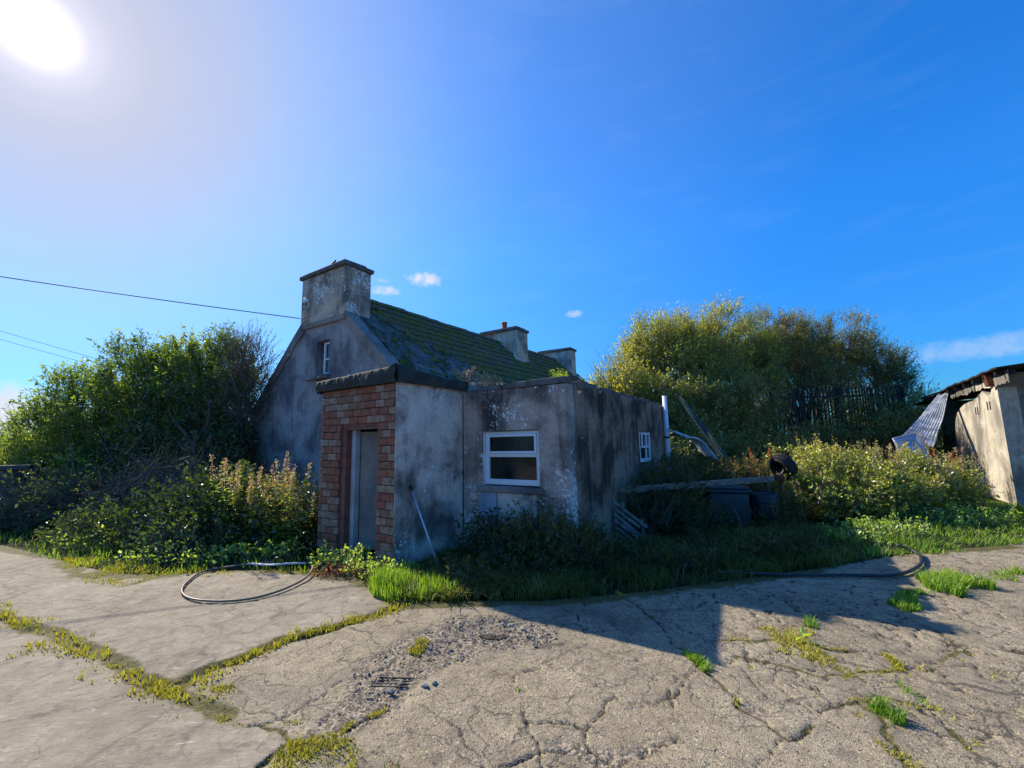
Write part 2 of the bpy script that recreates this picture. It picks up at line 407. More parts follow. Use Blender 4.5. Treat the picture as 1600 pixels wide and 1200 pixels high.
leafmat('seedhead', [(0, (.17, .13, .09)), (.5, (.28, .20, .12)), (1, (.40, .30, .22))], .45, .02, .6, (1.2, 1.05, .8))
leafmat('rust_weed', [(0, (.13, .05, .02)), (.5, (.24, .09, .03)), (1, (.32, .16, .06))], .45, .02, .6, (1.3, 1, .6))
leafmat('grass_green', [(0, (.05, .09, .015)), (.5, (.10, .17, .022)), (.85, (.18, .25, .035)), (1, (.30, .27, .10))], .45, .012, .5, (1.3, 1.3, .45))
leafmat('grass_shade', [(0, (.034, .042, .012)), (.5, (.060, .072, .018)), (.85, (.115, .115, .035)), (1, (.26, .20, .10))], .4, .008, .5)  # darker copy of grass_green, shade of the house put into the colour
leafmat('grass_yellow', [(0, (.13, .12, .02)), (.5, (.22, .20, .028)), (1, (.36, .28, .05))], .35, .01, .6, (1.2, 1.2, .5))
leafmat('twigs', [(0, (.05, .04, .03)), (1, (.14, .11, .085))], 0.02, .02, .6)
leafmat('dead_twigs', [(0, (.035, .03, .026)), (1, (.12, .105, .09))], 0.02, .02, .6)

# concrete of the yard
CREAM = (.36, .32, .265)
def yardmat(name, kind):
    m = newmat(name); g = gcoord()
    cr, gv_, mo_, dm = attr('crack'), attr('gravel'), attr('moss'), attr('damp')
    n1 = noise(g, .9, 6, .6); n2 = noise(g, 6, 6, .62); n3 = noise(g, 60, 4, .6)
    n4 = noise(g, 18, 6, .65)
    base = ramp(M('ADD', M('ADD', M('MULTIPLY', n1, .40), M('MULTIPLY', n2, .35)), M('MULTIPLY', n4, .25)), [(.34, (.145, .118, .078)), (.45, (.295, .243, .155)), (.56, (.41, .345, .225)), (.68, (.55, .475, .33))])
    if kind == 'smooth':
        base = MIX(1.0, base, (.74, .76, .86), 'MULTIPLY')
        st_ = noise(gcoord((2.2, 9, 1)), 3.5, 6, .65, 1.2)
        base = MIX(M('MULTIPLY', step(st_, .56, .72), .7), base, (.50, .455, .385))
        base = MIX(M('MULTIPLY', step(noise(g, 2.1, 6, .7), .55, .72), .5), base, (.19, .16, .12))
        base = MIX(M('MULTIPLY', step(n3, .5, .75), .35), base, (.16, .135, .10))
        base = MIX(M('MULTIPLY', step(noise(g, 110, 3), .62, .75), .5), base, (.62, .57, .48))
        h = M('ADD', M('MULTIPLY', n3, .5), M('MULTIPLY', st_, .8)); hb = bump(h, .6, .014)
    else:
        v1 = voro(g, 135); v2 = voro(gcoord((1, 1, 1), (3, 1, 0)), 60)
        vc = N('ShaderNodeTexVoronoi'); LK(g, vc.inputs['Vector']); vc.inputs['Scale'].default_value = 95
        sep = N('ShaderNodeSeparateColor'); LK(vc.outputs['Color'], sep.inputs[0])
        base = MIX(M('MULTIPLY', step(v1, .34, .62), .6), base, (.13, .105, .075))
        base = MIX(M('MULTIPLY', M('GREATER_THAN', sep.outputs[0], .95), .45), base, (.58, .52, .41))
        base = MIX(M('MULTIPLY', M('LESS_THAN', sep.outputs[1], .05), .8), base, (.06, .055, .06))
        h = M('SUBTRACT', M('MULTIPLY', n3, .5), M('ADD', v1, M('MULTIPLY', v2, .8))); hb = bump(h, .5, .007)
    # fine secondary cracks
    wn = N('ShaderNodeTexNoise'); LK(g, wn.inputs['Vector']); wn.inputs['Scale'].default_value = 2.5; wn.inputs['Detail'].default_value = 6
    wv = N('ShaderNodeVectorMath', operation='MULTIPLY_ADD'); LK(wn.outputs['Color'], wv.inputs[0]); wv.inputs[1].default_value = (.7, .7, .0); LK(g, wv.inputs[2])
    fl = N('ShaderNodeVectorMath', operation='MULTIPLY'); LK(wv.outputs[0], fl.inputs[0]); fl.inputs[1].default_value = (1, 1, 0)
    de = M('MINIMUM', voro(fl.outputs[0], 2.4 if kind != 'smooth' else .8, 'DISTANCE_TO_EDGE'), M('MULTIPLY', voro(fl.outputs[0], 5.5 if kind != 'smooth' else 2.1, 'DISTANCE_TO_EDGE'), 1.25))
    where = step(noise(g, .7, 3), .34, .52)
    fine = M('MULTIPLY', M('SUBTRACT', 1.0, step(de, .004, .02)), where)
    fine = M('MULTIPLY', fine, .85 if kind != 'smooth' else .4)
    base = MIX(M('MULTIPLY', step(noise(gcoord((1, 1, 1), (7, 2, 0)), 1.3, 7, .68, .8), .50, .68), .55), base, (.155, .135, .10))
    base = MIX(M('MULTIPLY', step(noise(gcoord((1, 1, 1), (1, 9, 0)), 3.7, 7, .7, 1.0), .56, .66), .5), base, (.10, .09, .07))
    base = MIX(fine, base, (.07, .062, .05))
    base = MIX(M('MULTIPLY', dm, .75), base, (.085, .075, .065))
    dirt = MIX(n3, (.035, .028, .018), (.11, .09, .06))
    gr = voro(g, 70, 'F1', 'Color'); sg = N('ShaderNodeSeparateColor'); LK(gr, sg.inputs[0])
    gcol = ramp(sg.outputs[0], [(.0, (.075, .06, .042)), (.6, (.19, .155, .11)), (.93, (.36, .31, .23))])
    base = MIX(step(M('ADD', gv_, M('MULTIPLY', M('SUBTRACT', n2, .5), .9)), .35, .65), base, gcol)
    base = MIX(step(cr, .25, .7), base, dirt)
    mcol = ramp(noise(g, 60, 5, .7), [(.35, (.045, .04, .022)), (.52, (.10, .09, .03)), (.68, (.20, .175, .04))])
    base = MIX(step(M('MULTIPLY', mo_, M('ADD', n2, .5)), .35, .6), base, mcol)
    wet = M('MULTIPLY', dm, .5)
    out(prin(base, M('SUBTRACT', .92, wet), bump(fine, -.6, .008, hb), .25)); return m
yardmat('concrete_smooth', 'smooth'); yardmat('concrete_aggregate', 'agg')
m = newmat('soil'); g = gcoord()
out(prin(ramp(M('ADD', M('MULTIPLY', noise(g, 1.5, 5), .5), M('MULTIPLY', noise(g, 25, 5), .5)), [(.35, (.022, .026, .012)), (.55, (.05, .06, .022)), (.75, (.09, .10, .03))]), 1, bump(noise(g, 30, 5), 1, .03), .1))
m = newmat('puddle'); out(prin((.10, .075, .05), .04, None, .5))

# ------------------------------------------------------------------ vegetation makers
def unit(v): return v / (np.linalg.norm(v, axis=1, keepdims=True) + 1e-9)
def leaf_geo(pos, dirn, nor, L, Wd, fold=.25):
    """one folded diamond leaf per row"""
    n = len(pos); dirn = unit(dirn); side = unit(np.cross(dirn, nor)); up = np.cross(side, dirn)
    L = L[:, None]; Wd = Wd[:, None]
    a = pos; t = pos + dirn * L - up * L * .12
    mid = pos + dirn * L * .48
    l = mid + side * Wd * .5 + up * Wd * fold; r = mid - side * Wd * .5 + up * Wd * fold
    V = np.stack([a, l, t, r], 1).reshape(-1, 3); i = np.arange(n)[:, None] * 4
    F = np.concatenate([i + [[0, 1, 2]], i + [[0, 2, 3]]], 0); return V, F
def twig_geo(p0, p1, r):
    d_ = unit(p1 - p0); s1 = unit(np.cross(d_, np.tile([[.3, .5, .8]], (len(d_), 1)))); s2 = np.cross(d_, s1); r = r[:, None]
    ring = []
    for p, k in ((p0, 1.0), (p1, .35)):
        for w in (0, 2.094, 4.189): ring.append(p + (s1 * math.cos(w) + s2 * math.sin(w)) * r * k)
    V = np.stack(ring, 1).reshape(-1, 3); i = np.arange(len(p0))[:, None] * 6
    F = np.concatenate([i + [[a, (a + 1) % 3, (a + 1) % 3 + 3, a + 3]] for a in range(3)], 0); return V, F
def blob_points(blobs, n, shell=.45, rs=rng):
    vol = np.array([b[3] * b[4] * b[5] for b in blobs]) ** .8
    k = rs.choice(len(blobs), n, p=vol / vol.sum()); B = np.array([b[:6] for b in blobs])[k]
    dd = unit(rs.normal(size=(n, 3))); rr = rs.random(n) ** shell
    # lumpy outline
    lump_ = .80 + .40 * vnoise(dd[:, 0] * 2.2 + k * 9.1 + 20, dd[:, 1] * 2.2 + dd[:, 2] * 2.7 + 20, 3)
    p = B[:, :3] + dd * B[:, 3:] * (rr * lump_)[:, None]
    return p, dd, rr
def foliage(name, root_label, cat, blobs, n_twigs, lpt, leaf, mat, twig_len=.35, up=.5, outw=.6, trunk=None, trunk_mat='bark', twig_mat='twigs',
            seed=1, shell=.45, droop=0., kind=None, group=None, part='crown', tw_r=.004, zmin=.03, spread=.5, clip=None, limb_r=.05, limbs=6, bright=0.0, clumpy=.42):
    """a shrub or tree: tapered limbs, thin twigs and many separate leaves"""
    rs = np.random.default_rng(seed)
    loc = trunk if trunk else (blobs[0][0], blobs[0][1], 0)
    root = empty(name, loc, root_label, cat, group=group)
    L0 = np.array(loc, float)
    p, dd, rr = blob_points(blobs, n_twigs, shell, rs)
    # gather the sprays into clumps with gaps between
    nc = max(6, int(26 * len(blobs))); cc, _a, _b = blob_points(blobs, nc, min(shell, .5), rs)
    nn_i = np.argmin(((p[:, None, :] - cc[None]) ** 2).sum(2), 1) if nc * len(p) < 3e6 else rs.integers(0, nc, len(p))
    pull = clumpy * (.4 + .6 * rs.random(len(p)))[:, None]; p = p + (cc[nn_i] - p) * pull
    if clip is not None:
        k = clip(p); p, dd, rr = p[k], dd[k], rr[k]
    k = p[:, 2] > zmin; p, dd, rr = p[k], dd[k], rr[k]
    n = len(p)
    td = unit(dd * outw + np.array([0, 0, up]) + rs.normal(size=(n, 3)) * .45)
    tl = twig_len * (.5 + rs.random(n)); q = p + td * tl[:, None]
    m_ = n * lpt; ti = np.repeat(np.arange(n), lpt); t = rs.random(m_) ** .8
    pos = p[ti] + (q - p)[ti] * t[:, None] + rs.normal(size=(m_, 3)) * leaf[0] * .25
    ld_ = unit(td[ti] * .6 + rs.normal(size=(m_, 3)) * spread * 1.4 + np.array([0, 0, -droop]))
    nor = unit(rs.normal(size=(m_, 3)) * .7 + np.array([0, 0, .8]))
    L = leaf[0] * (.4 + 1.0 * rs.random(m_) ** 1.3); V, F = leaf_geo(pos, ld_, nor, L, L * leaf[1])
    cl = rs.random(n) * .22 + .62 * vnoise(p[:, 0] * 2.1 + 40, p[:, 1] * 2.1 + p[:, 2] * 2.6 + 40, seed)
    rnd = np.clip(cl[ti] + .16 * rs.random(m_) + .12 * t + bright, 0, 1)
    ok = np.repeat(pos[:, 2] > .01, 4)
    keep = pos[:, 2] > .01; Fk = F[np.concatenate([keep, keep])]
    np_mesh(part, V - L0, Fk, MATS[mat], root, {'rnd': np.repeat(rnd, 4)})
    # twigs and limbs
    TV, TF = twig_geo(p - td * .12, q, np.full(n, tw_r) * (.6 + rs.random(n)))
    tr = np.repeat(rs.random(n), 6)
    np_mesh('twig', TV - L0, TF, MATS[twig_mat], root, {'rnd': tr}, kind='stuff')
    if limbs:
        mb = MB(); rnd_ = random.Random(seed)
        base = Vector((0, 0, 0))
        order = list(range(n)); rnd_.shuffle(order)
        for b in blobs:
            c0 = Vector(b[:3]) - Vector(loc)
            for i in range(max(1, limbs)):
                w = rnd_.uniform(0, 6.28); e = c0 + Vector((math.cos(w) * b[3] * .6, math.sin(w) * b[4] * .6, rnd_.uniform(-.1, .75) * b[5]))
                s0 = Vector((rnd_.uniform(-.12, .12), rnd_.uniform(-.12, .12), 0)) if i < 2 else Vector((c0.x * rnd_.uniform(.3, .8), c0.y * rnd_.uniform(.3, .8), max(0, c0.z * rnd_.uniform(.2, .6))))
                r0 = limb_r * (1 if i < 2 else .5)
                pts = []
                for j in range(6):
                    f_ = j / 5; pt = s0.lerp(e, f_); pt.z = s0.z + (e.z - s0.z) * (f_ ** .8)
                    if 0 < j < 5: pt += Vector((rnd_.gauss(0, .09), rnd_.gauss(0, .09), rnd_.gauss(0, .06))) * max(.3, (e - s0).length / 2)
                    pts.append(pt)
                mb.tube(pts, [r0 * (1 - .8 * j / 5) for j in range(6)], 6)
        mb.build('trunk', MATS[trunk_mat], root, smooth=True)
    return root

def grass(name, label, polys, n, h, mat, seed=1, lean=.35, width=.006, clump=2.2, kind='stuff', zf=None, hmin=.3, excl=None, cat='grass', edge=None):
    """grass blades over an area; one object (nobody could count it)"""
    rs = np.random.default_rng(seed); P = []
    areas = []
    for po in polys:
        xs = [p[0] for p in po]; ys = [p[1] for p in po]; areas.append((max(xs) - min(xs)) * (max(ys) - min(ys)))
    for po, A in zip(polys, areas):
        xs = [p[0] for p in po]; ys = [p[1] for p in po]; k = int(n * A / sum(areas)) + 8
        x = rs.uniform(min(xs), max(xs), k); y = rs.uniform(min(ys), max(ys), k)
        x2 = x + (fbm(x * 3, y * 3, seed) - .5) * .45; y2 = y + (fbm(x * 3 + 9, y * 3, seed) - .5) * .6
        ok = inpoly(x2, y2, po); P.append(np.stack([x[ok], y[ok]], 1))
    P = np.concatenate(P); dn = fbm(P[:, 0] * clump, P[:, 1] * clump, seed + 3)
    ok = rs.random(len(P)) < np.clip((dn - .25) * 2.6, .05, 1); P = P[ok]; dn = dn[ok]
    if excl is not None: k = ~excl(P[:, 0], P[:, 1]); P = P[k]; dn = dn[k]
    m_ = len(P); H = h * (hmin + (1 - hmin) * rs.random(m_)) * (.45 + 1.1 * dn)
    az = rs.random(m_) * 6.283; ln = lean * (.3 + rs.random(m_)); dx = np.cos(az); dy = np.sin(az)
    z0 = np.zeros(m_) if zf is None else zf(P[:, 0], P[:, 1])
    b = np.stack([P[:, 0], P[:, 1], z0 - .012], 1); D = np.stack([dx, dy, np.zeros(m_)], 1); S = np.stack([-dy, dx, np.zeros(m_)], 1)
    Z = np.array([0, 0, 1.]); w = (width * (.6 + .8 * rs.random(m_)))[:, None]; Hc = H[:, None]; l_ = ln[:, None]
    v0 = b - S * w; v1 = b + S * w; c1 = b + D * Hc * l_ * .35 + Z * Hc * .55
    v2 = c1 - S * w * .75; v3 = c1 + S * w * .75; v4 = b + D * Hc * l_ * 1.2 + Z * Hc * (1 - .25 * l_)
    V = np.stack([v0, v1, v2, v3, v4], 1).reshape(-1, 3); i = np.arange(m_)[:, None] * 5
    rnd = np.clip(.75 * fbm(P[:, 0] * 1.4 + 5, P[:, 1] * 1.4, seed + 9) + .45 * rs.random(m_) - .1, 0, 1)
    return np_mesh(name, V, [i + [[0, 1, 3, 2]], i + [[2, 3, 4]]], MATS[mat], None, {'rnd': np.repeat(rnd, 5)}, label=label, kind=kind, cat=cat)

def weed(name, label, loc, h, n_stem, leaf, mat, seed=1, spread=.12, lps=14, head=None, headlen=.3, group=None, cat='weed', lean=.25, base_spread=.06, stem_r=.004):
    """a single tall weed: stems, leaves and, for some, feathery seed heads"""
    rs = np.random.default_rng(seed); root = empty(name, loc, label, cat, group=group)
    S, E, lv, hd = [], [], [], []
    for i in range(n_stem):
        a = rs.random() * 6.28; r0 = rs.random() * base_spread; s0 = np.array([math.cos(a) * r0, math.sin(a) * r0, 0])
        hh = h * (.6 + .4 * rs.random()); e = s0 + np.array([math.cos(a) * spread * rs.random() * 2 * hh, math.sin(a) * spread * rs.random() * 2 * hh, hh])
        mid = (s0 + e) / 2 + rs.normal(size=3) * .03 * hh
        S += [s0, mid]; E += [mid, e]
        for k in range(lps):
            t = .08 + .9 * rs.random(); p = s0 + (mid - s0) * t * 2 if t < .5 else mid + (e - mid) * (t - .5) * 2
            lv.append((p, t))
        if head:
            for k in range(int(60 * headlen / .3)):
                t = 1 - rs.random() ** 1.3 * headlen / hh; p = mid + (e - mid) * max(0, (t - .5) * 2)
                hd.append(p + rs.normal(size=3) * .02 * (1.6 - t))
    S = np.array(S); E = np.array(E); V, F = twig_geo(S, E, np.full(len(S), stem_r))
    np_mesh('stem', V, F, MATS['leaf_nettle' if mat != 'rust_weed' else 'rust_weed'], root, {'rnd': np.full(len(V), .6)})
    if lv:
        pos = np.array([l[0] for l in lv]); t = np.array([l[1] for l in lv]); m_ = len(pos)
        a = rs.random(m_) * 6.283; dr = np.stack([np.cos(a), np.sin(a), rs.normal(size=m_) * .3 + .25], 1)
        L = leaf[0] * (1.2 - .6 * t) * (.7 + .5 * rs.random(m_)); nor = unit(rs.normal(size=(m_, 3)) * .3 + [0, 0, 1])
        V, F = leaf_geo(pos, dr, nor, L, L * leaf[1]); np_mesh('leaves', V, F, MATS[mat], root, {'rnd': np.repeat(rs.random(m_), 4)}, kind='stuff')
    if hd:
        pos = np.array(hd); m_ = len(pos); dr = unit(rs.normal(size=(m_, 3)) + [0, 0, .8]); L = .028 * (.6 + .8 * rs.random(m_))
        V, F = leaf_geo(pos, dr, unit(rs.normal(size=(m_, 3))), L, L * .5); np_mesh('seed_head', V, F, MATS[head], root, {'rnd': np.repeat(rs.random(m_), 4)}, kind='stuff')
    return root

# ------------------------------------------------------------------ ground
BORDER = [(-8.96,7.75),(-7.31,6.94),(-6.14,6.27),(-5.02,5.82),(-4.41,5.78),(-3.99,5.89),(-3.25,5.92),(-2.49,5.73),(-1.90,5.44),(-1.45,4.96),(-1.10,4.66),(-0.70,4.67),(-0.31,4.65),(0.22,4.62),(0.75,4.70),(1.31,4.80),(1.92,4.97),(2.51,5.16),(3.15,5.36),(3.84,5.57),(4.36,5.74),(5.08,5.99),(5.74,6.14),(6.55,6.33),(7.42,6.53)]
J1 = [(-5.11,4.50),(-4.32,4.13),(-3.75,3.85),(-3.26,3.62),(-2.80,3.38),(-2.34,3.12),(-2.05,2.99),(-1.77,2.84)]
J2 = [(-2.34,3.12),(-2.32,3.30),(-2.23,3.43),(-2.05,3.62),(-1.97,3.83),(-1.73,4.01),(-1.47,4.23),(-1.29,4.42),(-1.10,4.66)]
GRV = [(-1.17,3.39),(-1.07,3.68),(-0.82,3.97),(-0.53,4.30),(-0.10,4.28),(0.24,4.05),(0.27,3.74),(-0.04,3.64),(-0.24,3.49),(-0.51,3.36),(-0.69,3.16),(-0.74,2.85),(-0.91,2.67),(-1.04,2.48),(-1.16,2.39),(-1.22,2.63),(-1.16,2.92),(-1.16,3.14)]
CRACKS = [
[(1.20,3.20),(0.99,2.98),(0.85,2.88),(0.62,2.86),(0.60,2.97),(0.51,3.06)],
[(0.60,2.97),(0.50,2.77),(0.38,2.64),(0.24,2.71),(0.04,2.74),(0.09,2.54)],
[(-0.60,2.90),(-0.50,2.81),(-0.41,2.73),(-0.29,2.59),(-0.22,2.46),(-0.18,2.38)],
[(0.38,2.64),(0.38,2.48),(0.08,2.45),(-0.09,2.38)],
[(0.38,2.48),(0.48,2.35)],
[(1.04,4.82),(1.20,4.37),(1.26,3.93),(1.24,3.67),(1.31,3.47),(1.29,3.29),(1.35,3.11),(1.37,2.94),(1.30,2.84),(1.40,2.71),(1.39,2.54),(1.51,2.56),(1.63,2.65)],
[(1.37,2.54),(1.16,2.33)],
[(2.04,2.89),(2.09,2.72),(1.94,2.49),(1.83,2.31)],
[(3.47,3.71),(3.35,3.43),(3.08,3.07),(3.17,2.93)],
[(1.91,2.82),(2.24,2.88),(2.46,2.80),(2.38,2.61),(2.31,2.41)],
[(1.58,3.22),(1.52,2.89),(1.60,2.83),(1.91,2.82)],
[(1.62,3.42),(1.91,3.27),(2.03,3.11),(2.27,3.13),(2.64,3.18)],
[(-1.11,2.63),(-0.95,2.73),(-0.84,2.91)],
[(-1.25,3.16),(-1.08,3.20),(-0.99,3.35),(-0.79,3.74),(-0.48,3.77)],
[(-1.77,2.84),(-1.60,2.74),(-1.54,2.74),(-1.29,2.58),(-1.33,2.44),(-1.34,2.40)],
[(-1.54,2.74),(-1.39,2.82),(-1.23,3.15),(-0.97,3.36)],
[(-1.29,2.58),(-1.11,2.62),(-0.95,2.72),(-0.83,2.90)],
[(2.64,3.18),(3.07,3.31),(3.35,3.43)],
[(1.65,3.68),(2.00,3.66),(2.22,3.54),(2.48,3.43)],
]
YARD = BORDER + [(9.9,7.7),(24,9.5),(24,-14),(-20,-14),(-20,13.2)]
SLAB_A = [(-20,13.2)] + BORDER[:11] + J2[::-1] + J1[:5][::-1] + [(-20,11.9)]
SLAB_B = [(-20,11.9)] + J1 + [(-1.60,2.74),(-1.54,2.74),(-1.29,2.58),(-1.33,2.44),(-1.30,1.5),(-1.0,-14),(-20,-14)]
th_f = np.arange(-1.02, 1.02, .0046); th = np.concatenate([th_f, np.linspace(1.02, 2 * math.pi - 1.02, 90)[:-1]])
rr_ = np.concatenate([np.linspace(.2, 2.1, 22)[:-1], np.exp(np.arange(math.log(2.1), math.log(12), .0046)), np.linspace(12.2, 40, 50)])
R2, T2 = np.meshgrid(rr_, th, indexing='ij'); X = R2 * np.sin(T2); Y = R2 * np.cos(T2)
x = X.ravel(); y = Y.ravel()
wx = x + (fbm(x * 9, y * 9, 1) - .5) * .07 + (fbm(x * 2.2, y * 2.2, 5) - .5) * .12; wy = y + (fbm(x * 9 + 4, y * 9, 2) - .5) * .07 + (fbm(x * 2.2 + 4, y * 2.2, 6) - .5) * .12
wx = wx + (fbm(x * 34, y * 34, 14) - .5) * .022; wy = wy + (fbm(x * 34 + 3, y * 34, 15) - .5) * .022
crack = np.zeros(x.shape); 
for i, pl in enumerate(CRACKS):
    wdt = (.007, .010, .009, .011, .012, .017, .006, .008, .010, .008, .007, .006, .010, .009, .012, .010, .012, .007, .006)[i]
    w_ = .8 * wdt * (.2 + 1.5 * fbm(x * 5, y * 5, 11 + i)); dd_ = dline(wx, wy, pl)
    crack = np.maximum(crack, np.clip(1.25 - dd_ / w_, 0, 1))
# wedges of crazed concrete on the right: jittered cells
def cells(px, py, s, seed):
    gx = np.floor(px * s); gy = np.floor(py * s); d1 = np.full(px.shape, 9.); d2 = np.full(px.shape, 9.)
    for a in (-1, 0, 1):
        for b in (-1, 0, 1):
            cx = gx + a; cy = gy + b; qx = cx + .5 + (_h(cx, cy, seed) - .5) * .95; qy = cy + .5 + (_h(cx, cy, seed + 5) - .5) * .95
            dd_ = np.hypot(px * s - qx, py * s - qy); d2 = np.where(dd_ < d1, d1, np.minimum(d2, dd_)); d1 = np.minimum(d1, dd_)
    return (d2 - d1) / s
cw = np.clip((x - 1.2) * 1.2 + (fbm(x, y, 30) - .5) * 1.6, 0, 1) * np.clip((y - 2.0), 0, 1)
cz = cells(wx, wy, 2.6, 70); crack = np.maximum(crack, np.clip(1.2 - cz / (.004 + .012 * fbm(x * 3, y * 3, 62)), 0, 1) * cw * (fbm(x * 1.3, y * 1.3, 60) > .30))
cz3 = cells(wx + 5, wy + 1, 5.2, 72); crack = np.maximum(crack, np.clip(1.2 - cz3 / (.004 + .009 * fbm(x * 4, y * 4, 63)), 0, 1) * np.clip(cw + .35, 0, 1) * (fbm(x * 1.6, y * 1.6, 64) > .44))
cz2 = cells(wx * 1.0 + 3, wy + 3, 1.1, 71); crack = np.maximum(crack, np.clip(1.2 - cz2 / .010, 0, 1) * (fbm(x * .8, y * .8, 61) > .36) * (x > -.9))
dj = np.minimum(dline(wx, wy, [(-20, 11.9)] + J1), dline(wx, wy, J2)); joint = np.clip(1.3 - dj / (.035 + .05 * fbm(x * 2, y * 2, 8)), 0, 1)
gin = inpoly(wx, wy, GRV); dg = dline(wx, wy, GRV + GRV[:1]); grav = np.where(gin, np.clip(.45 + dg / .1, 0, 1), np.clip(.45 - dg / .12, 0, 1))
pot = np.clip(1.25 - np.hypot((wx + .16) / .48, (wy - 3.92) / .26), 0, 1); grav = np.maximum(grav, np.clip(pot * 2.5, 0, 1))
grav = np.maximum(grav, np.clip(1.2 - dline(wx, wy, [(.25, 2.5), (.45, 2.42)]) / .09, 0, 1)); grav = np.maximum(grav, np.clip(1.1 - np.hypot(wx - 1.38, wy - 2.78) / .11, 0, 1))
grav = np.maximum(grav, np.clip(1.1 - np.hypot((wx - .62) / .17, (wy - 2.46) / .07), 0, 1))
moss = np.clip(1.1 - dj / .14, 0, 1) * .8
moss = np.maximum(moss, np.clip(1 - dline(wx, wy, BORDER) / .30, 0, 1) * np.clip(fbm(x * 1.2, y * 1.2, 17) * 2.6 - .5, 0, 1.2))
for pl in (CRACKS[5], CRACKS[11], CRACKS[9], CRACKS[7], CRACKS[17], CRACKS[18], CRACKS[14]): moss = np.maximum(moss, np.clip(1 - dline(wx, wy, pl) / .035, 0, 1) * (fbm(x * 2.4, y * 2.4, 18) > .5) * .9)
moss = np.maximum(moss, np.clip(1.15 - dline(wx, wy, [(-6.7, 6.75), (-5.6, 6.0), (-4.7, 5.6)]) / .42, 0, 1) * np.clip(fbm(x * 4, y * 4, 16) * 3 - .7, 0, 1.1))
damp = np.clip(1.1 - np.hypot((wx + .1) / .75, (wy - 3.85) / .42), 0, 1) * .8
damp = np.maximum(damp, np.clip(1 - dline(wx, wy, [(.1, 4.5), (.7, 4.35)]) / .2, 0, 1) * .7); damp = np.maximum(damp, np.clip(1 - dline(wx, wy, [(.8, 4.2), (1.0, 3.95)]) / .16, 0, 1) * .6)
damp = np.maximum(damp, crack * .3)
for pl in CRACKS: damp = np.maximum(damp, np.clip(.55 - dline(wx, wy, pl) / .16, 0, 1) * fbm(x * 3, y * 3, 19) * 1.1)
inA = inpoly(x, y, SLAB_A); inB = inpoly(x, y, SLAB_B)
Z = .02 * (fbm(x * .5, y * .5, 21) - .5) + .004 * (fbm(x * 7, y * 7, 22) - .5)
Z += np.where(inA, .006, np.where(inB, .0, -.004)) - .020 * crack - .022 * joint - .014 * np.clip(grav, 0, 1) - .030 * np.clip(pot * 1.4, 0, 1)
Z += np.clip(grav, 0, 1) * .018 * (fbm(x * 14, y * 14, 23, 5) - .4)
# broken flakes inside the rubble
fk = cells(wx, wy, 7, 90); Z += np.clip(grav, 0, 1) * np.where(fbm(x * 5, y * 5, 24) > .52, .012 * np.clip(fk / .03, 0, 1), 0)
Z = np.maximum(Z, -.046)
V = np.stack([x, y, Z], 1); nr, ntc = R2.shape
ii, kk = np.meshgrid(np.arange(nr - 1), np.arange(ntc), indexing='ij'); k2 = (kk + 1) % ntc
Fq = np.stack([ii * ntc + kk, (ii + 1) * ntc + kk, (ii + 1) * ntc + k2, ii * ntc + k2], -1).reshape(-1, 4)[:, ::-1]
cxy = V[Fq].mean(1); yin = inpoly(cxy[:, 0], cxy[:, 1], YARD); fA = inpoly(cxy[:, 0], cxy[:, 1], SLAB_A) & yin; fB = inpoly(cxy[:, 0], cxy[:, 1], SLAB_B) & yin
AT = dict(crack=crack, gravel=grav, moss=moss, damp=damp)
def sub(name, fm, mat, parent, **tg):
    Fs = Fq[fm]; u_, inv = np.unique(Fs, return_inverse=True)
    return np_mesh(name, V[u_], inv.reshape(Fs.shape), MATS[mat], parent, {k: a[u_] for k, a in AT.items()}, smooth=True, **tg)
yard = sub('concrete_yard', yin & ~fA & ~fB, 'concrete_aggregate', None, label='cracked concrete yard of coarse aggregate in front of the house', kind='structure')
sub('concrete_slab', fA, 'concrete_smooth', yard, label='smooth worn slab bordered by mossy joints')
sub('concrete_slab', fB, 'concrete_smooth', yard, label='smooth slab in the lower left corner')
# earth and rough ground out to the horizon
gx = np.sign(np.linspace(-1, 1, 161)) * np.abs(np.linspace(-1, 1, 161)) ** 4 * 900
GX, GY = np.meshgrid(gx, gx, indexing='ij'); g1 = GX.ravel(); g2 = GY.ravel()
GZ = -.055 + 0 * g1; far = np.clip((np.hypot(g1, g2) - 40) / 300, 0, 1); GZ = GZ + far * 5 * (fbm(g1 * .008, g2 * .008, 40) - .35)
i_, k_ = np.meshgrid(np.arange(160), np.arange(160), indexing='ij')
np_mesh('ground', np.stack([g1, g2, GZ], 1), np.stack([i_ * 161 + k_, (i_ + 1) * 161 + k_, (i_ + 1) * 161 + k_ + 1, i_ * 161 + k_ + 1], -1).reshape(-1, 4), MATS['soil'], None, label='dark earth and rough pasture round the farmhouse', kind='structure', smooth=True)
# puddle
pv_ = [Vector((0, 0, 0))] + [Vector((math.cos(t) * (.115 + .03 * math.sin(3 * t)), math.sin(t) * (.055 + .015 * math.cos(2 * t + 1)), 0)) for t in np.linspace(0, 6.283, 25)[:-1]]
mb = MB().add([v + Vector((-.2, 3.9, -.034)) for v in pv_], [(0, i, i % 24 + 1) for i in range(1, 25)])
mb.build('puddle', MATS['puddle'], label='small muddy brown puddle in the pothole', kind='structure')

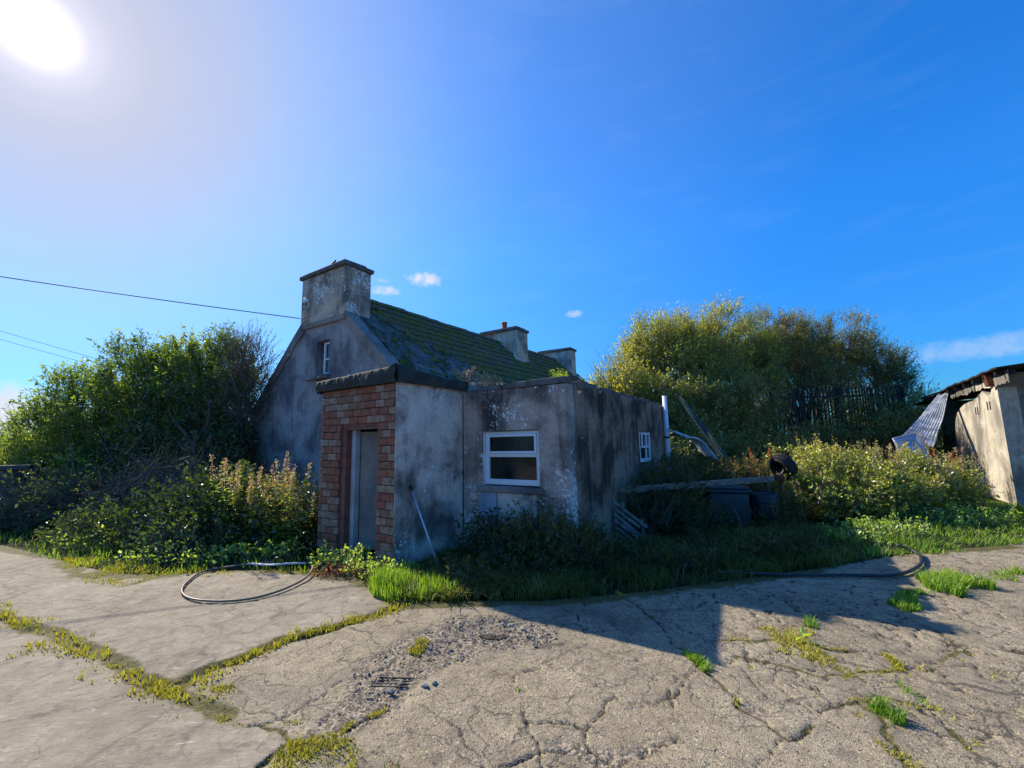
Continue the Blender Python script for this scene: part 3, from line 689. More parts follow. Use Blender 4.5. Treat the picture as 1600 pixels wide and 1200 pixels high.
# ------------------------------------------------------------------ farmhouse
house = empty('farmhouse', P0, 'derelict grey rendered farmhouse with mossy tiled roof and three chimneys', 'house', -ANG)
RZ, RU, RS = 5.25, -4.4, .93
def rz(u): return RZ - RS * abs(u - RU)
def rim(us, u0): pass
gp = [[(-7.4,0),(-4.62,0),(-4.62,3.2),(-4.62,4.0),(-4.62,rz(-4.62)),(-7.4,rz(-7.4))],
      [(-4.62,0),(-4.12,0),(-4.12,3.2),(-4.62,3.2)],
      [(-4.62,4.0),(-4.12,4.0),(-4.12,rz(-4.12)),(-4.4,rz(-4.4)),(-4.62,rz(-4.62))],
      [(-4.12,0),(-1.4,0),(-1.4,rz(-1.4)),(-4.12,rz(-4.12)),(-4.12,4.0),(-4.12,3.2)]]
gw = wall('gable_wall', gp, 1.69, 2.1, MATS['gable_render'], house)
MB().poly_prism([(-7.4,0),(-1.4,0),(-1.4,rz(-1.4)-.02),(-4.4,rz(-4.4)-.02),(-7.4,rz(-7.4)-.02)], 13.55, 13.9).build('back_gable', MATS['gable_render'], house)
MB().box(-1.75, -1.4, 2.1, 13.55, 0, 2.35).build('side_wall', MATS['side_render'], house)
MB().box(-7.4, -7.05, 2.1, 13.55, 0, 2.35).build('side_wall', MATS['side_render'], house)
# raised cement verge along both rakes
for sgn in (-1, 1):
    mb = MB(); prev = None; n = 14; VV = []; FF = []
    for i in range(n + 1):
        t = i / n; u = RU + sgn * (.75 + t * 2.35); z = rz(u); w = .17 + .03 * math.sin(i * 2.1) + random.uniform(-.012, .012); tz = .05 + random.uniform(0, .03)
        nx, nz = sgn * .68, .73
        for (a, b) in ((0, -w), (0, tz)):
            for v in (1.655, 1.97): VV.append((u + nx * b, v, z + nz * b))
    for i in range(n):
        a = i * 4; b = a + 4; FF += [(a, a+1, b+1, b), (a+2, b+2, b+3, a+3), (a, b, b+2, a+2), (a+1, a+3, b+3, b+1)]
    FF += [(0, 2, 3, 1), (n*4, n*4+1, n*4+3, n*4+2)]
    mb.add(VV, FF).build('roof_verge', MATS['cement'], gw)
# gable window
def window(parent, u0, u1, z0, z1, v, zt, fw=.055, axis='y', dpt=.07, sash=True):
    """frame set in the wall plane, with transom, a top sash and panes"""
    def B(mb, a, b, c_, d_, e, f):   # u range, v range, z range
        return mb.box(a, b, c_, d_, e, f) if axis == 'y' else mb.box(-d_, -c_, a, b, e, f)
    s_ = v
    fr = MB(); B(fr, u0, u0+fw, s_, s_+dpt, z0, z1); B(fr, u1-fw, u1, s_, s_+dpt, z0, z1); B(fr, u0+fw, u1-fw, s_, s_+dpt, z0, z0+fw+.02); B(fr, u0+fw, u1-fw, s_, s_+dpt, z1-fw, z1)
    B(fr, u0+fw, u1-fw, s_, s_+dpt, zt-fw*.4, zt+fw*.4)
    f = fr.build('window', MATS['upvc'], parent, bevel=.005)
    if sash:
        q = fw * .62; sa = MB(); a, b, c0, d0 = u0+fw*.75, u1-fw*.75, zt+fw*.42, z1-fw*.7
        B(sa, a, a+q, s_-.02, s_-.002, c0, d0); B(sa, b-q, b, s_-.02, s_-.002, c0, d0); B(sa, a+q, b-q, s_-.02, s_-.002, c0, c0+q); B(sa, a+q, b-q, s_-.02, s_-.002, d0-q, d0)
        sa.build('sash', MATS['upvc'], f, bevel=.004)
    for (za, zb) in ((z0+fw+.02, zt-fw*.4), (zt+fw*.4, z1-fw)):
        mb = MB(); B(mb, u0+fw, u1-fw, s_+dpt*.5, s_+dpt*.5+.008, za, zb); mb.build('pane', MATS['glass'], f)
    return f
w1 = window(house, -4.50, -4.13, 3.2, 3.98, 1.80, 3.58, .05, sash=False)
MB().box(-4.95, -4.05, 1.60, 1.80, 3.10, 3.19, .012).build('sill', MATS['cement'], w1)
# dark panel added behind the gable window to stand in for loft shade
MB().box(-4.9, -3.9, 2.35, 2.38, 2.9, 4.3).build('loft_dark_panel', MATS['interior'], house)

# --- roof: underlay, tiles, cement patches, moss
TH = math.atan(RS); CT, ST = math.cos(TH), math.sin(TH); SL = 3.12 / CT
def rp(s, v, h=0): return Vector((RU + s * CT + h * ST, v, RZ - s * ST + h * CT))
roof = MB().add([(RU, 1.97, RZ-.0), (RU, 13.9, RZ), rp(SL, 13.9), rp(SL, 1.97), (RU, 1.97, RZ-.08), (RU, 13.9, RZ-.08), rp(SL, 13.9, -.08), rp(SL, 1.97, -.08)],
    [(0,3,2,1), (4,5,6,7), (0,1,5,4), (2,3,7,6), (1,2,6,5), (3,0,4,7)])
roof.add([(RU, 1.7, RZ+.02), (RU, 13.9, RZ+.02), (2*RU-rp(SL,0).x, 13.9, rp(SL,0).z), (2*RU-rp(SL,0).x, 1.7, rp(SL,0).z), (RU, 1.7, RZ-.08), (RU, 13.9, RZ-.08), (2*RU-rp(SL,0).x, 13.9, rp(SL,0).z-.08), (2*RU-rp(SL,0).x, 1.7, rp(SL,0).z-.08)],
    [(0,1,2,3), (7,6,5,4), (0,4,5,1), (2,6,7,3), (1,5,6,2), (0,3,7,4)])
roof = roof.build('roof', MATS['roof_cement'], house)
TW, TL = .30, .31
nv = [(-.5, 0), (-.3, .004), (-.12, .004), (0, .022), (.13, .026), (.27, .022), (.5, .002)]
tv = []; tf = []
for s, hh in ((0, 0), (TL + .07, .042)):
    for a, b in nv: tv.append((a * TW * .985, s, hh + b + .006))
for a, b in nv: tv.append((a * TW * .985, TL + .065, b * .3 + .004))
m7 = len(nv)
for k in range(2):
    for i in range(m7 - 1): tf.append((k*m7+i, k*m7+i+1, (k+1)*m7+i+1, (k+1)*m7+i))
tme = bpy.data.meshes.new('roof_tile'); tme.from_pydata([(p[0], p[1], p[2]) for p in tv], [], [f[::-1] for f in tf]); tme.materials.append(MATS['roof_tile'])
PA1 = [(2.15, .55), (2.9, .9), (3.35, 1.9), (3.2, 3.2), (2.9, 4.4), (2.0, 4.4), (2.0, 1.2)]
PA2 = [(3.5, 1.6), (4.2, 1.9), (4.9, 2.5), (5.6, 3.1), (5.9, 4.4), (3.2, 4.4), (3.3, 2.6)]
PA3 = [(2.5, .25), (3.1, .35), (3.0, .62), (2.4, .55)]
ncourse = int(SL / TL); cols = np.arange(2.05, 13.9, TW); tiles = []
for ci in range(ncourse + 1):
    for cj, v in enumerate(cols):
        s = .06 + ci * TL; cv, cs_ = v + TW / 2, s + TL / 2
        if 8.7 < cv < 9.45 and s < 1.05 or 13.1 < cv < 13.6 and s < 1.05: continue
        if v < 2.3 and s < .9: continue
        j = float(fbm(np.array([cv * 2.]), np.array([cs_ * 2.]), 5)[0] - .5) * .5
        if inpoly(np.array([cv + j]), np.array([cs_ + j]), PA1)[0] or inpoly(np.array([cv + j]), np.array([cs_ + j]), PA2)[0] or inpoly(np.array([cv + j * .5]), np.array([cs_]), PA3)[0]: continue
        tiles.append((v, s))
# sort: nearest the porch first
tiles.sort(key=lambda t: (rp(t[1], t[0]) - Vector((1.575, -5.2, 1.6))).length)
def tmat(v, s, j=1.0):
    rx = random.gauss(0, .012) * j; up_off = random.uniform(0, .008)
    o = rp(s + random.gauss(0, .006) * j, v + TW / 2, .012 + up_off)
    ex = Vector((0, 1, 0)); ey = Vector((CT, 0, -ST)); ez = Vector((ST, 0, CT))
    m_ = Matrix(((ex.x, ey.x, ez.x, o.x), (ex.y, ey.y, ez.y, o.y), (ex.z, ey.z, ez.z, o.z), (0, 0, 0, 1)))
    return m_ @ Matrix.Rotation(random.gauss(0, .02) * j, 4, 'Z') @ Matrix.Rotation(rx, 4, 'X')
for v, s in tiles[:296]:
    o = bpy.data.objects.new('tile', tme); link(o, roof); o.matrix_local = tmat(v, s)
mb = MB(); tb = [Vector(p) for p in tv]
for v, s in tiles[296:]:
    m_ = tmat(v, s); mb.add([m_ @ p for p in tb], [f[::-1] for f in tf])
mb.build('further_tiles', MATS['roof_tile'], roof, fix=False, kind='stuff')
# cement skim where the tiles are gone, and a dark sunken sheet for hole_patch
for nm, pa in (('cement_patch', PA1), ('cement_patch', PA2), ('hole_patch', PA3)):
    sv = np.arange(1.95, 6.1, .05); ss = np.arange(.2, 4.3, .05); A, B = np.meshgrid(sv, ss, indexing='ij'); a = A.ravel(); b = B.ravel()
    hh = .030 + .035 * (fbm(a * 2.2, b * 1.2, 77, 5) - .5) + .012 * (fbm(a * 10, b * 10, 78) - .5) - (.05 if pa is PA3 else 0) + .02 * (np.floor(b * 2.1 + .8 * fbm(a * 1.5, b * 1.5, 3)) % 2)
    Vp = np.stack([RU + b * CT + hh * ST, a, RZ - b * ST + hh * CT], 1); ns = len(ss)
    i_, k_ = np.meshgrid(np.arange(len(sv) - 1), np.arange(ns - 1), indexing='ij'); Fp = np.stack([i_*ns+k_, i_*ns+k_+1, (i_+1)*ns+k_+1, (i_+1)*ns+k_], -1).reshape(-1, 4)
    cc = np.stack([a, b], 1)[Fp].mean(1); jj = (fbm(cc[:, 0] * 4, cc[:, 1] * 4, 9) - .5) * .5
    grow = inpoly(cc[:, 0] + jj, cc[:, 1] + jj, [((p[0] - 3.2) * 1.06 + 3.2, (p[1] - 2.6) * 1.06 + 2.6) for p in pa]) & (cc[:, 1] < SL + .02)
    np_mesh(nm, Vp, Fp[grow], MATS['roof_cement' if pa is not PA3 else 'dark_tin'], roof)
# ridge tiles
rme = None
for i in range(26):
    v = 2.33 + i * .455
    if 8.5 < v < 9.3 or v + .45 > 13.9 or 12.9 < v < 13.4: continue
    if rme is None:
        mb = MB(); pf = [(-.15, -.115), (-.09, -.035), (0, .028), (.09, -.035), (.15, -.115)]
        mb.add([(a, 0, b) for a, b in pf] + [(a, .44, b + .008) for a, b in pf] + [(a * .85, 0, b - .03) for a, b in pf], [(k, k+1, k+6, k+5) for k in range(4)] + [(k+10, k+11, k+1, k) for k in range(4)])
        rme = mb.build('ridge_tile', MATS['roof_tile'], roof, fix=False); o = rme
    else: o = bpy.data.objects.new('ridge_tile', rme.data); link(o, roof)
    o.location = (RU, v, RZ + .07 + random.uniform(-.006, .008)); o.rotation_euler = (random.gauss(0, .01), 0, random.gauss(0, .02))
# moss cushions along the tile edges
rs = np.random.default_rng(5); n = 5200; mv = rs.uniform(2.0, 13.8, n); msl = rs.uniform(.05, SL, n)
snap = rs.random(n) < .65; msl = np.where(snap, .06 + np.round((msl - .06) / TL) * TL + rs.normal(size=n) * .035, msl)
dens = fbm(mv * 1.1, msl * 1.1, 50) + .25 * rs.random(n); bad = inpoly(mv, msl, PA1) | inpoly(mv, msl, PA2); keep = (dens > .5) & (msl < SL) & (msl > .02) & (~bad | (rs.random(n) < .15)) & ~((mv > 8.65) & (mv < 9.5) & (msl < 1.1)) & ~((mv < 2.4) & (msl < .9))
mv, msl = mv[keep], msl[keep]; n = len(mv); sz = rs.uniform(.018, .06, n) * (.6 + .8 * fbm(mv * 3, msl * 3, 51))
ring = np.array([[math.cos(t), math.sin(t)] for t in np.linspace(0, 6.283, 7)[:-1]])
VV = []
base = np.stack([RU + msl * CT, mv, RZ - msl * ST], 1); nrm_ = np.array([ST, 0, CT]); e1_ = np.array([CT, 0, -ST]); e2_ = np.array([0, 1, 0])
for (rd, hh) in ((1.0, .012), (.8, .55), (.0, .85)):
    pts = [(0, 0)] if rd == 0 else ring * rd
    for p in pts:
        jit = 1 + rs.normal(size=n) * .15
        VV.append(base + (e1_ * p[0] * .8 + e2_ * p[1] * 1.4) * (sz * jit)[:, None] + nrm_ * (.03 + hh * sz)[:, None])
VV = np.stack(VV, 1); kf = len(VV[0]); i = np.arange(n)[:, None] * kf
Fs = [i + [[k, (k+1) % 6, (k+1) % 6 + 6, k + 6]] for k in range(6)]; Ft = [i + [[6 + k, 6 + (k+1) % 6, 12]] for k in range(6)]
np_mesh('moss', VV.reshape(-1, 3), [np.concatenate(Fs), np.concatenate(Ft)], MATS['moss'], roof, smooth=True, kind='stuff')

# --- chimneys
def chimney(v0, v1, zt, zb, mat, over=.06, capmat='cap_concrete', u0=-5.24, u1=-3.57, pot=False, **tg):
    c_ = MB().box(u0, u1, v0, v1, zb, zt, .006).build('chimney', MATS[mat], house, **tg)
    mb = MB(); mb.box(u0 - over, u1 + over, v0 - over, v1 + over, zt + .002, zt + .10, .008)
    mb.build('cap', MATS[capmat], c_, bevel=.012)
    MB().box(u0 - over * .2, u1 - .02, v0 - over * .2, v1 - .12, zt + .104, zt + .15, .01).build('cap_slab', MATS[capmat], c_, bevel=.012)
    if pot: MB().lathe([(.11, zt + .15), (.13, zt + .17), (.105, zt + .2), (.095, zt + .42), (.115, zt + .44), (.115, zt + .47), (.08, zt + .47), (.075, zt + .2)], 16, Matrix.Translation((-4.35, (v0 + v1) / 2, 0))).build('chimney_pot', MATS['terracotta'], c_, smooth=True)
    return c_
c1 = chimney(1.645, 2.33, 5.60, 4.42, 'chimney_render')
MB().box(-5.26, -3.52, 1.622, 1.688, 4.36, 4.47, .012).build('string_course', MATS['cement'], c1)
mb = MB(); mb.tube([(-5.25, 1.63, 4.66), (-5.05, 1.56, 4.60), (-4.86, 1.60, 4.66)], .012, 6); mb.tube([(-5.2, 1.62, 4.50), (-4.9, 1.57, 4.53)], .012, 6)
mb.tube([(-5.05, 1.62, 4.85), (-4.93, 1.57, 4.98)], .01, 6); mb.build('wire_bracket', MATS['dead_wood'], c1)
mb = MB(); mb.box(-5.12, -5.03, 1.60, 1.642, 5.02, 5.13); mb.box(-5.0, -4.95, 1.60, 1.642, 5.02, 5.09); mb.build('insulator', MATS['white_pipe'], c1, bevel=.008)
chimney(8.7, 9.45, 5.62, 4.2, 'chimney_render', .05, pot=True)
chimney(13.15, 13.62, 5.62, 4.2, 'pale_chimney', .05)
# lead and mortar flashing at the middle chimney
MB().add([rp(.83, 8.62, .05), rp(.83, 9.55, .05), rp(1.12, 9.6, .045), rp(1.12, 8.5, .045), rp(.83, 8.62, .16), rp(.83, 9.55, .16)], [(0,1,2,3), (0,4,5,1), (4,5,2,3)]).build('flashing', MATS['pale_chimney'], roof)

# --- porch
def hole(x, z): return -1.19 < x < -.37 and z < 1.93
porch = wall('porch', grid_polys([-1.69, -1.19, -.37, -.012], [0, 1.93, 2.45], hole), 0.03, .20, MATS['mortar'], house)
MB().box(-.18, 0, .20, 1.39, 0, 2.45).build('right_wall', MATS['porch_render'], porch)
MB().box(-.011, .004, .002, 1.388, 0, 2.448).build('render_skin', MATS['porch_render'], porch)
MB().box(-1.69, -1.51, .20, 1.69, 0, 2.45).build('left_wall', MATS['porch_render'], porch)
MB().box(-1.51, -.18, 1.45, 1.55, 0, 2.45).build('inner_wall', MATS['interior'], porch)
MB().box(-1.51, -.18, .20, 1.45, .0, .03).build('floor', MATS['darkfloor'], porch)
# bricks: one mesh, three paints
bb = MB(); bb.V = []; x0, x1 = -.5, .5
bb.add([(x0,1,x0),(x1,1,x0),(x1,1,x1),(x0,1,x1),(x0,.12,x0),(x1,.12,x0),(x1,.12,x1),(x0,.12,x1),(-.46,0,-.42),(.46,0,-.42),(.46,0,.42),(-.46,0,.42)],
       [(4,5,9,8),(5,6,10,9),(6,7,11,10),(7,4,8,11),(8,9,10,11),(0,1,5,4),(1,2,6,5),(2,3,7,6),(3,0,4,7)])
bms = []
for mn in ('brick_red', 'brick_ochre', 'brick_brown'):
    me = bpy.data.meshes.new('brick'); me.from_pydata(bb.V, [], bb.F); bm = bmesh.new(); bm.from_mesh(me); bmesh.ops.recalc_face_normals(bm, faces=bm.faces); bm.to_mesh(me); bm.free(); me.materials.append(MATS[mn]); bms.append(me)
CH = 2.44 / 23; rb = random.Random(3)
for ci in range(23):
    z = (ci + .5) * CH; spans = [(-1.69, -1.20), (-.37, -.011)] if z < 1.93 else [(-1.69, -.011)]
    for sa, sb in spans:
        u = sa - (0 if ci % 2 else .11 + rb.uniform(-.02, .02))
        while u < sb - .01:
            L = .195 * rb.uniform(.93, 1.07); a, b = max(u, sa), min(u + L, sb); u += L
            if b - a < .035: continue
            o = bpy.data.objects.new('brick', None)
            nearred = (1.75 < z < 2.12) or (sb < -1 and a > -1.38 and z < 1.9 and rb.random() < .55)
            k = rb.random(); me = bms[0] if (nearred and k < .8) or k < .42 else (bms[1] if k > .66 and z < 2.5 else bms[2])
            if z > 2.1 and k > .3: me = bms[1] if rb.random() < .55 else bms[2]
            o = bpy.data.objects.new('brick', me); link(o, porch)
            o.location = ((a + b) / 2, rb.uniform(-.004, .003), z + rb.uniform(-.002, .002)); o.scale = (b - a - .010, .032, CH - .010); o.rotation_euler = (0, rb.gauss(0, .004), 0)
# red painted door surround
ds = MB(); ds.box(-1.19, -1.10, .035, .20, 0, 1.93); ds.box(-.385, -.37, .04, .20, 0, 1.93); ds.box(-1.10, -.385, .035, .20, 1.86, 1.93)
dsu = ds.build('door_surround', MATS['red_paint'], porch)
MB().box(-1.10, -.385, .05, .12, 1.83, 1.858).build('lintel_strip', MATS['brick_brown'], porch)
MB().box(-1.10, -.40, .10, .24, 0.0, .07, .004).build('threshold', MATS['darkfloor'], porch)
fr = MB(); fr.box(-1.10, -1.015, .13, .22, .05, 1.83); fr.build('door_frame', MATS['jamb_paint'], porch, bevel=.004)
door = MB().box(0, .74, 0, .04, .09, 1.80).build('door', MATS['door_paint'], porch, bevel=.004); door.location = (-1.01, .225, 0); door.rotation_euler = (0, 0, rad(24))
mb = MB(); mb.tube([(.66, -.045, .98), (.60, -.045, .98)], .009, 6); mb.tube([(.66, -.045, .98), (.66, 0, .98)], .008, 6); mb.build('door_handle', MATS['drain_iron'], porch).matrix_local = Matrix.Translation((-1.01, .225, 0)) @ Matrix.Rotation(rad(24), 4, 'Z')
# felt roof of the porch with hanging, wrinkled edge
deck = MB().box(-1.72, .03, -.03, 1.50, 2.452, 2.60).build('porch_roof', MATS['felt'], porch)
def band(p0, p1, nrm2, z0a, z0b, z1a, z1b, n=90, seed=0, name='felt_edge'):
    p0 = np.array(p0); p1 = np.array(p1); nn = np.array(nrm2); V_ = []; m_ = 9
    for i in range(n + 1):
        t = i / n; p = p0 + (p1 - p0) * t
        lo_ = z0a + (z0b - z0a) * t + .018 * (float(vnoise(np.array([t * 23 + seed]), np.array([.5]))[0]) - .5) - (.03 if seed and t > .9 else 0) * vnoise(np.array([t * 60]), np.array([.2]))[0]
        hi = z1a + (z1b - z1a) * t + .012 * (float(vnoise(np.array([t * 31 + seed + 7]), np.array([.5]))[0]) - .5)
        for k in range(m_):
            f_ = k / (m_ - 1); z = lo_ + (hi - lo_) * f_
            off = .012 + .022 * float(vnoise(np.array([t * 40 + seed]), np.array([f_ * 2.5 + seed]))[0]) * (1 - .4 * f_) + .012 * math.sin(f_ * 3.1)
            q = p + nn * off; V_.append((q[0], q[1], z))
        q = p - nn * .14; V_.append((q[0], q[1], hi + .004)); m2 = m_ + 1
    F_b = [(i*m2+k, (i+1)*m2+k, (i+1)*m2+k+1, i*m2+k+1) for i in range(n) for k in range(m2-1)]
    return MB().add(V_, F_b).build(name, MATS['felt'], deck, smooth=True)
band((-1.76, -.045), (.045, -.045), (0, -1), 2.44, 2.44, 2.60, 2.665, seed=0)
band((.045, -.045), (.045, 1.42), (1, 0), 2.44, 2.44, 2.665, 2.56, seed=5)
band((-1.76, 1.4), (-1.76, -.045), (-1, 0), 2.44, 2.44, 2.58, 2.60, seed=9)
# wet tarpaulin peak at the corner
MB().add([(.06, -.07, 2.70), (-.12, -.07, 2.635), (.06, .14, 2.63), (.02, -.02, 2.60)], [(0,1,3), (0,3,2), (0,2,1)]).build('felt_peak', MATS['felt'], deck)

# --- flat roofed extension
ew = wall('extension_wall', grid_polys([0.02, .41, 1.41, 1.87], [0, .95, 1.78, 2.40], lambda x, z: .41 < x < 1.41 and .95 < z < 1.78), 1.39, 1.62, MATS['wall_render'], house)
random.seed(12)
vs_ = [1.62] + list(np.arange(1.70, 4.6, .085)) + [4.63, 4.9, 5.2, 5.46] + list(np.arange(5.58, 6.55, .11)) + [6.6]
pol = []; tops = []
for v in vs_:
    z = 2.41 + random.uniform(-.014, .014)
    if 1.72 < v < 1.9: z = 2.30
    if abs(v - 2.65) < .06: z = 2.36
    tops.append(z - .012 * max(0, v - 5))
for i in range(len(vs_) - 1):
    a, b = vs_[i], vs_[i+1]; hl_ = 4.6 < (a + b) / 2 < 5.46
    zs = [0, 1.14, 1.76]
    pol.append([(a, 0), (b, 0), (b, 1.14), (a, 1.14)])
    if not hl_: pol.append([(a, 1.14), (b, 1.14), (b, 1.76), (a, 1.76)])
    pol.append([(a, 1.76), (b, 1.76), (b, tops[i+1]), (a, tops[i])])
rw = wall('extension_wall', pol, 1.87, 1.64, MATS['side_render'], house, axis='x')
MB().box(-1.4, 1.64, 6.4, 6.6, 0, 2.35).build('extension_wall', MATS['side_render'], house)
er = MB().box(-1.38, 1.64, 1.62, 6.4, 2.18, 2.27, .01).build('extension_roof', MATS['cement'], house)
# coping blocks on the front parapet
for a, b, h in ((.08, .50, .045), (.515, .78, .07), (.795, 1.25, .085), (1.265, 1.855, .10)):
    MB().box(a, b, 1.385 if h < .05 else 1.375, 1.60, 2.402, 2.402 + h, .01).build('coping_block', MATS['cap_concrete'], ew, bevel=.01)
for i, (v, w_, h) in enumerate(((1.93, .30, .09), (2.26, .30, .07), (2.74, .42, .06), (3.18, .40, .05), (3.62, .44, .045), (4.10, .42, .05), (4.56, .44, .03), (5.04, .42, .04), (5.50, .44, .03), (5.98, .40, .02))):
    MB().box(1.652, 1.862, v, v + w_, 2.37, 2.42 + h, .012).build('coping_block', MATS['cap_concrete'], rw, bevel=.012)
# rubble and mortar heaped behind the parapet under the slope of the roof
VV, FF = [], []
nu, nvv = 34, 12
for i in range(nu + 1):
    for k in range(nvv + 1):
        u = -1.3 + 2.9 * i / nu; v = 1.64 + 1.5 * k / nvv; f_ = math.sin(math.pi * min(1, k / nvv + .1))
        z = 2.26 + f_ * max(0, .38 * math.exp(-((u + .6) / .9) ** 2) + .17) * (.4 + float(fbm(np.array([u * 3.]), np.array([v * 3.]), 31)[0])) ; VV.append((u, v, z))
for i in range(nu):
    for k in range(nvv): a = i * (nvv + 1) + k; FF.append((a, a + nvv + 1, a + nvv + 2, a + 1))
MB().add(VV, FF).build('rubble', MATS['cement'], er, kind='stuff')
# windows
wf = window(house, .425, 1.395, .97, 1.765, 1.44, 1.405, .062)
MB().box(.30, 1.47, 1.335, 1.44, .87, .948, .006).build('sill', MATS['cement'], wf, bevel=.01)
MB().box(.412, .422, 1.40, 1.46, .96, 1.775).build('trim_strip', MATS['white_pipe'], wf)
MB().box(.41, 1.40, 1.392, 1.44, 1.768, 1.779).build('timber_strip', MATS['wood_grey'], wf)
MB().box(.34, .66, 1.370, 1.388, .46, .855).build('painted_panel', MATS['porch_repaint'] if 'porch_repaint' in MATS else MATS['tin_white'], ew)
MB().box(.70, 1.36, 1.374, 1.388, .40, .855).build('render_panel', MATS['porch_render'], ew)
MB().box(.40, 1.42, 2.6, 2.63, .8, 2.1).build('room_dark_panel', MATS['interior'], house)  # dark panel added behind the front window, standing in for the unlit room
ws = window(house, 4.66, 5.44, 1.15, 1.75, -1.85, 1.45, .05, axis='x', sash=False)
mb = MB(); q = .035
for a, b, c_, d_ in ((4.7, 5.02, 1.44, 1.475), (4.7, 5.02, 1.70, 1.735), (4.7, 4.735, 1.475, 1.70), (4.985, 5.02, 1.475, 1.70)): mb.box(1.872, 1.90, a, b, c_, d_)
mb.build('sash', MATS['upvc'], ws, bevel=.004)
mb = MB().box(1.85, 1.875, 5.0, 5.05, 1.2, 1.7).build('mullion', MATS['upvc'], ws)

# ------------------------------------------------------------------ shed on the right
shed = empty('shed', hw(8.4, 10.2), 'tall cement rendered shed with sagging dark tin roof at the right edge', 'shed', -ANG)
# shed-local: x = u-8.4, y = v-10.2
tp = [(0, 2.62), (.25, 2.70), (.45, 2.50), (.62, 2.46), (.95, 2.62), (1.25, 2.52), (1.6, 2.44), (2.0, 2.42), (2.45, 2.38), (2.8, 2.30), (3.15, 2.18), (3.45, 1.95), (3.6, 1.5)]
pol = [[(a[0], 0), (b[0], 0), (b[0], b[1]), (a[0], a[1])] for a, b in zip(tp[:-1], tp[1:])]
sw = wall('side_wall', pol, 0, .3, MATS['shed_render'], shed, axis='x')
MB().poly_prism([(3.62, 0), (3.80, 0), (3.76, .8), (3.66, 1.2), (3.62, 1.3)], .05, .4, axis='x').build('wall_stub', MATS['shed_render'], shed)
MB().box(.55, .8, 3.66, 6.5, 0, 2.3, .02).build('inner_wall', MATS['side_render'], shed)
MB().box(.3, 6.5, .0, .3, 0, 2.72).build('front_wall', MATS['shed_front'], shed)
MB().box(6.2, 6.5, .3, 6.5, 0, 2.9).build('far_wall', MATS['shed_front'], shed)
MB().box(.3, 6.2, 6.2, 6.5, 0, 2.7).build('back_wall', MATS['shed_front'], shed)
# vent slots: thin dark plates on the wall, recess shade put into the colour
for y0, z0 in ((.55, 2.14), (.72, 2.14), (1.42, 2.06), (1.58, 2.06)):
    MB().box(-.006, .0, y0, y0 + .07, z0, z0 + .20).build('vent_slot_plate', MATS['dark_tin'], shed)
mb = MB(); mb.tube([(-.02, 1.15, 2.55), (-.03, 1.17, 2.2), (-.05, 1.22, 1.95)], [.012, .012, .008], 6); mb.build('hanging_wire', MATS['dead_wood'], shed)
MB().box(-.16, .05, -.02, .14, 2.66, 2.93, .03).build('rusty_bracket', MATS['rust'], shed, bevel=.02)
# eaves: ragged broken sheets under a tin roof
VV, FF = [], []; nn_ = 40
for i in range(nn_ + 1):
    y_ = -.9 + 8.2 * i / nn_; sag = .06 * math.sin(i * .5)
    zt = 2.97 - .02 * y_ + .012 * math.sin(i * 1.9) - max(0, y_ - 2.4) * .035 + sag * .15
    VV += [(-.22, y_, zt), (-.22, y_, zt - .035), (6.8, y_, zt + .75), (6.8, y_, zt + .71)]
for i in range(nn_): a = i * 4; b = a + 4; FF += [(a, b, b+2, a+2), (a+1, a+3, b+3, b+1), (a, a+1, b+1, b), (a+2, b+2, b+3, a+3)]
FF += [(0, 2, 3, 1), (nn_*4, nn_*4+1, nn_*4+3, nn_*4+2)]
sr = MB().add(VV, FF).build('roof', MATS['dark_tin'], shed)
mb = MB()
for i in range(11):
    y_ = -.7 + i * .72; mb.box(-.19, .02, y_, y_ + .05, 2.83 - i * .018, 2.91 - i * .018, .008)
mb.box(.0, .08, -.8, 6.8, 2.84, 2.92, .02); mb.build('rafter_end', MATS['dark_tin'], sr)
random.seed(4)
def ragged(y0, y1, zt, zb, mt, x0, step_=.07, amp=.03):
    n_ = int((y1 - y0) / step_); bot = [(y1 - (y1 - y0) * i / n_, zb + random.uniform(-amp, amp)) for i in range(n_ + 1)]
    mb_ = MB()
    for (ya, za), (yb, zb_) in zip(bot[:-1], bot[1:]): mb_.poly_prism([(yb, zt), (ya, zt), (ya, za), (yb, zb_)], x0 - .012, x0, axis='x')
    mb_.build('torn_soffit', MATS[mt], sr)
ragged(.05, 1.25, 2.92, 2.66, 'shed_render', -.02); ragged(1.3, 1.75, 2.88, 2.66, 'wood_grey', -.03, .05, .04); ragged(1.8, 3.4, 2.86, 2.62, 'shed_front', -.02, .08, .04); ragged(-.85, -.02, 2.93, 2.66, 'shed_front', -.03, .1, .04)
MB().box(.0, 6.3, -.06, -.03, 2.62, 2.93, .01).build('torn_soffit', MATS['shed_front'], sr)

# ------------------------------------------------------------------ loose things
def one(name, mb, mat, label, cat, bevel=0, smooth=False, group=None):
    o = mb.build(name, MATS[mat], None, bevel=bevel, smooth=smooth); return tag(o, label, cat, group)
# leaning pole by the porch wall
pt = hw(.03, .26, 1.01); pb = Vector((-.96, 5.70, .0))
root = empty('leaning_pole', pb, 'thin blue grey metal pole leaning on the porch wall', 'pole')
MB().tube([(0, 0, 0), tuple(pt - pb)], .013, 8).build('shaft', MATS['pole_metal'], root, smooth=True)
e = pt - pb; MB().tube([tuple(e * .965), tuple(e * 1.03)], .019, 8).build('grip', MATS['black_plastic'], root, smooth=True)
MB().tube([(-.01, -.01, .0), (.05, -.02, .02)], .018, 8).build('foot', MATS['black_plastic'], root)
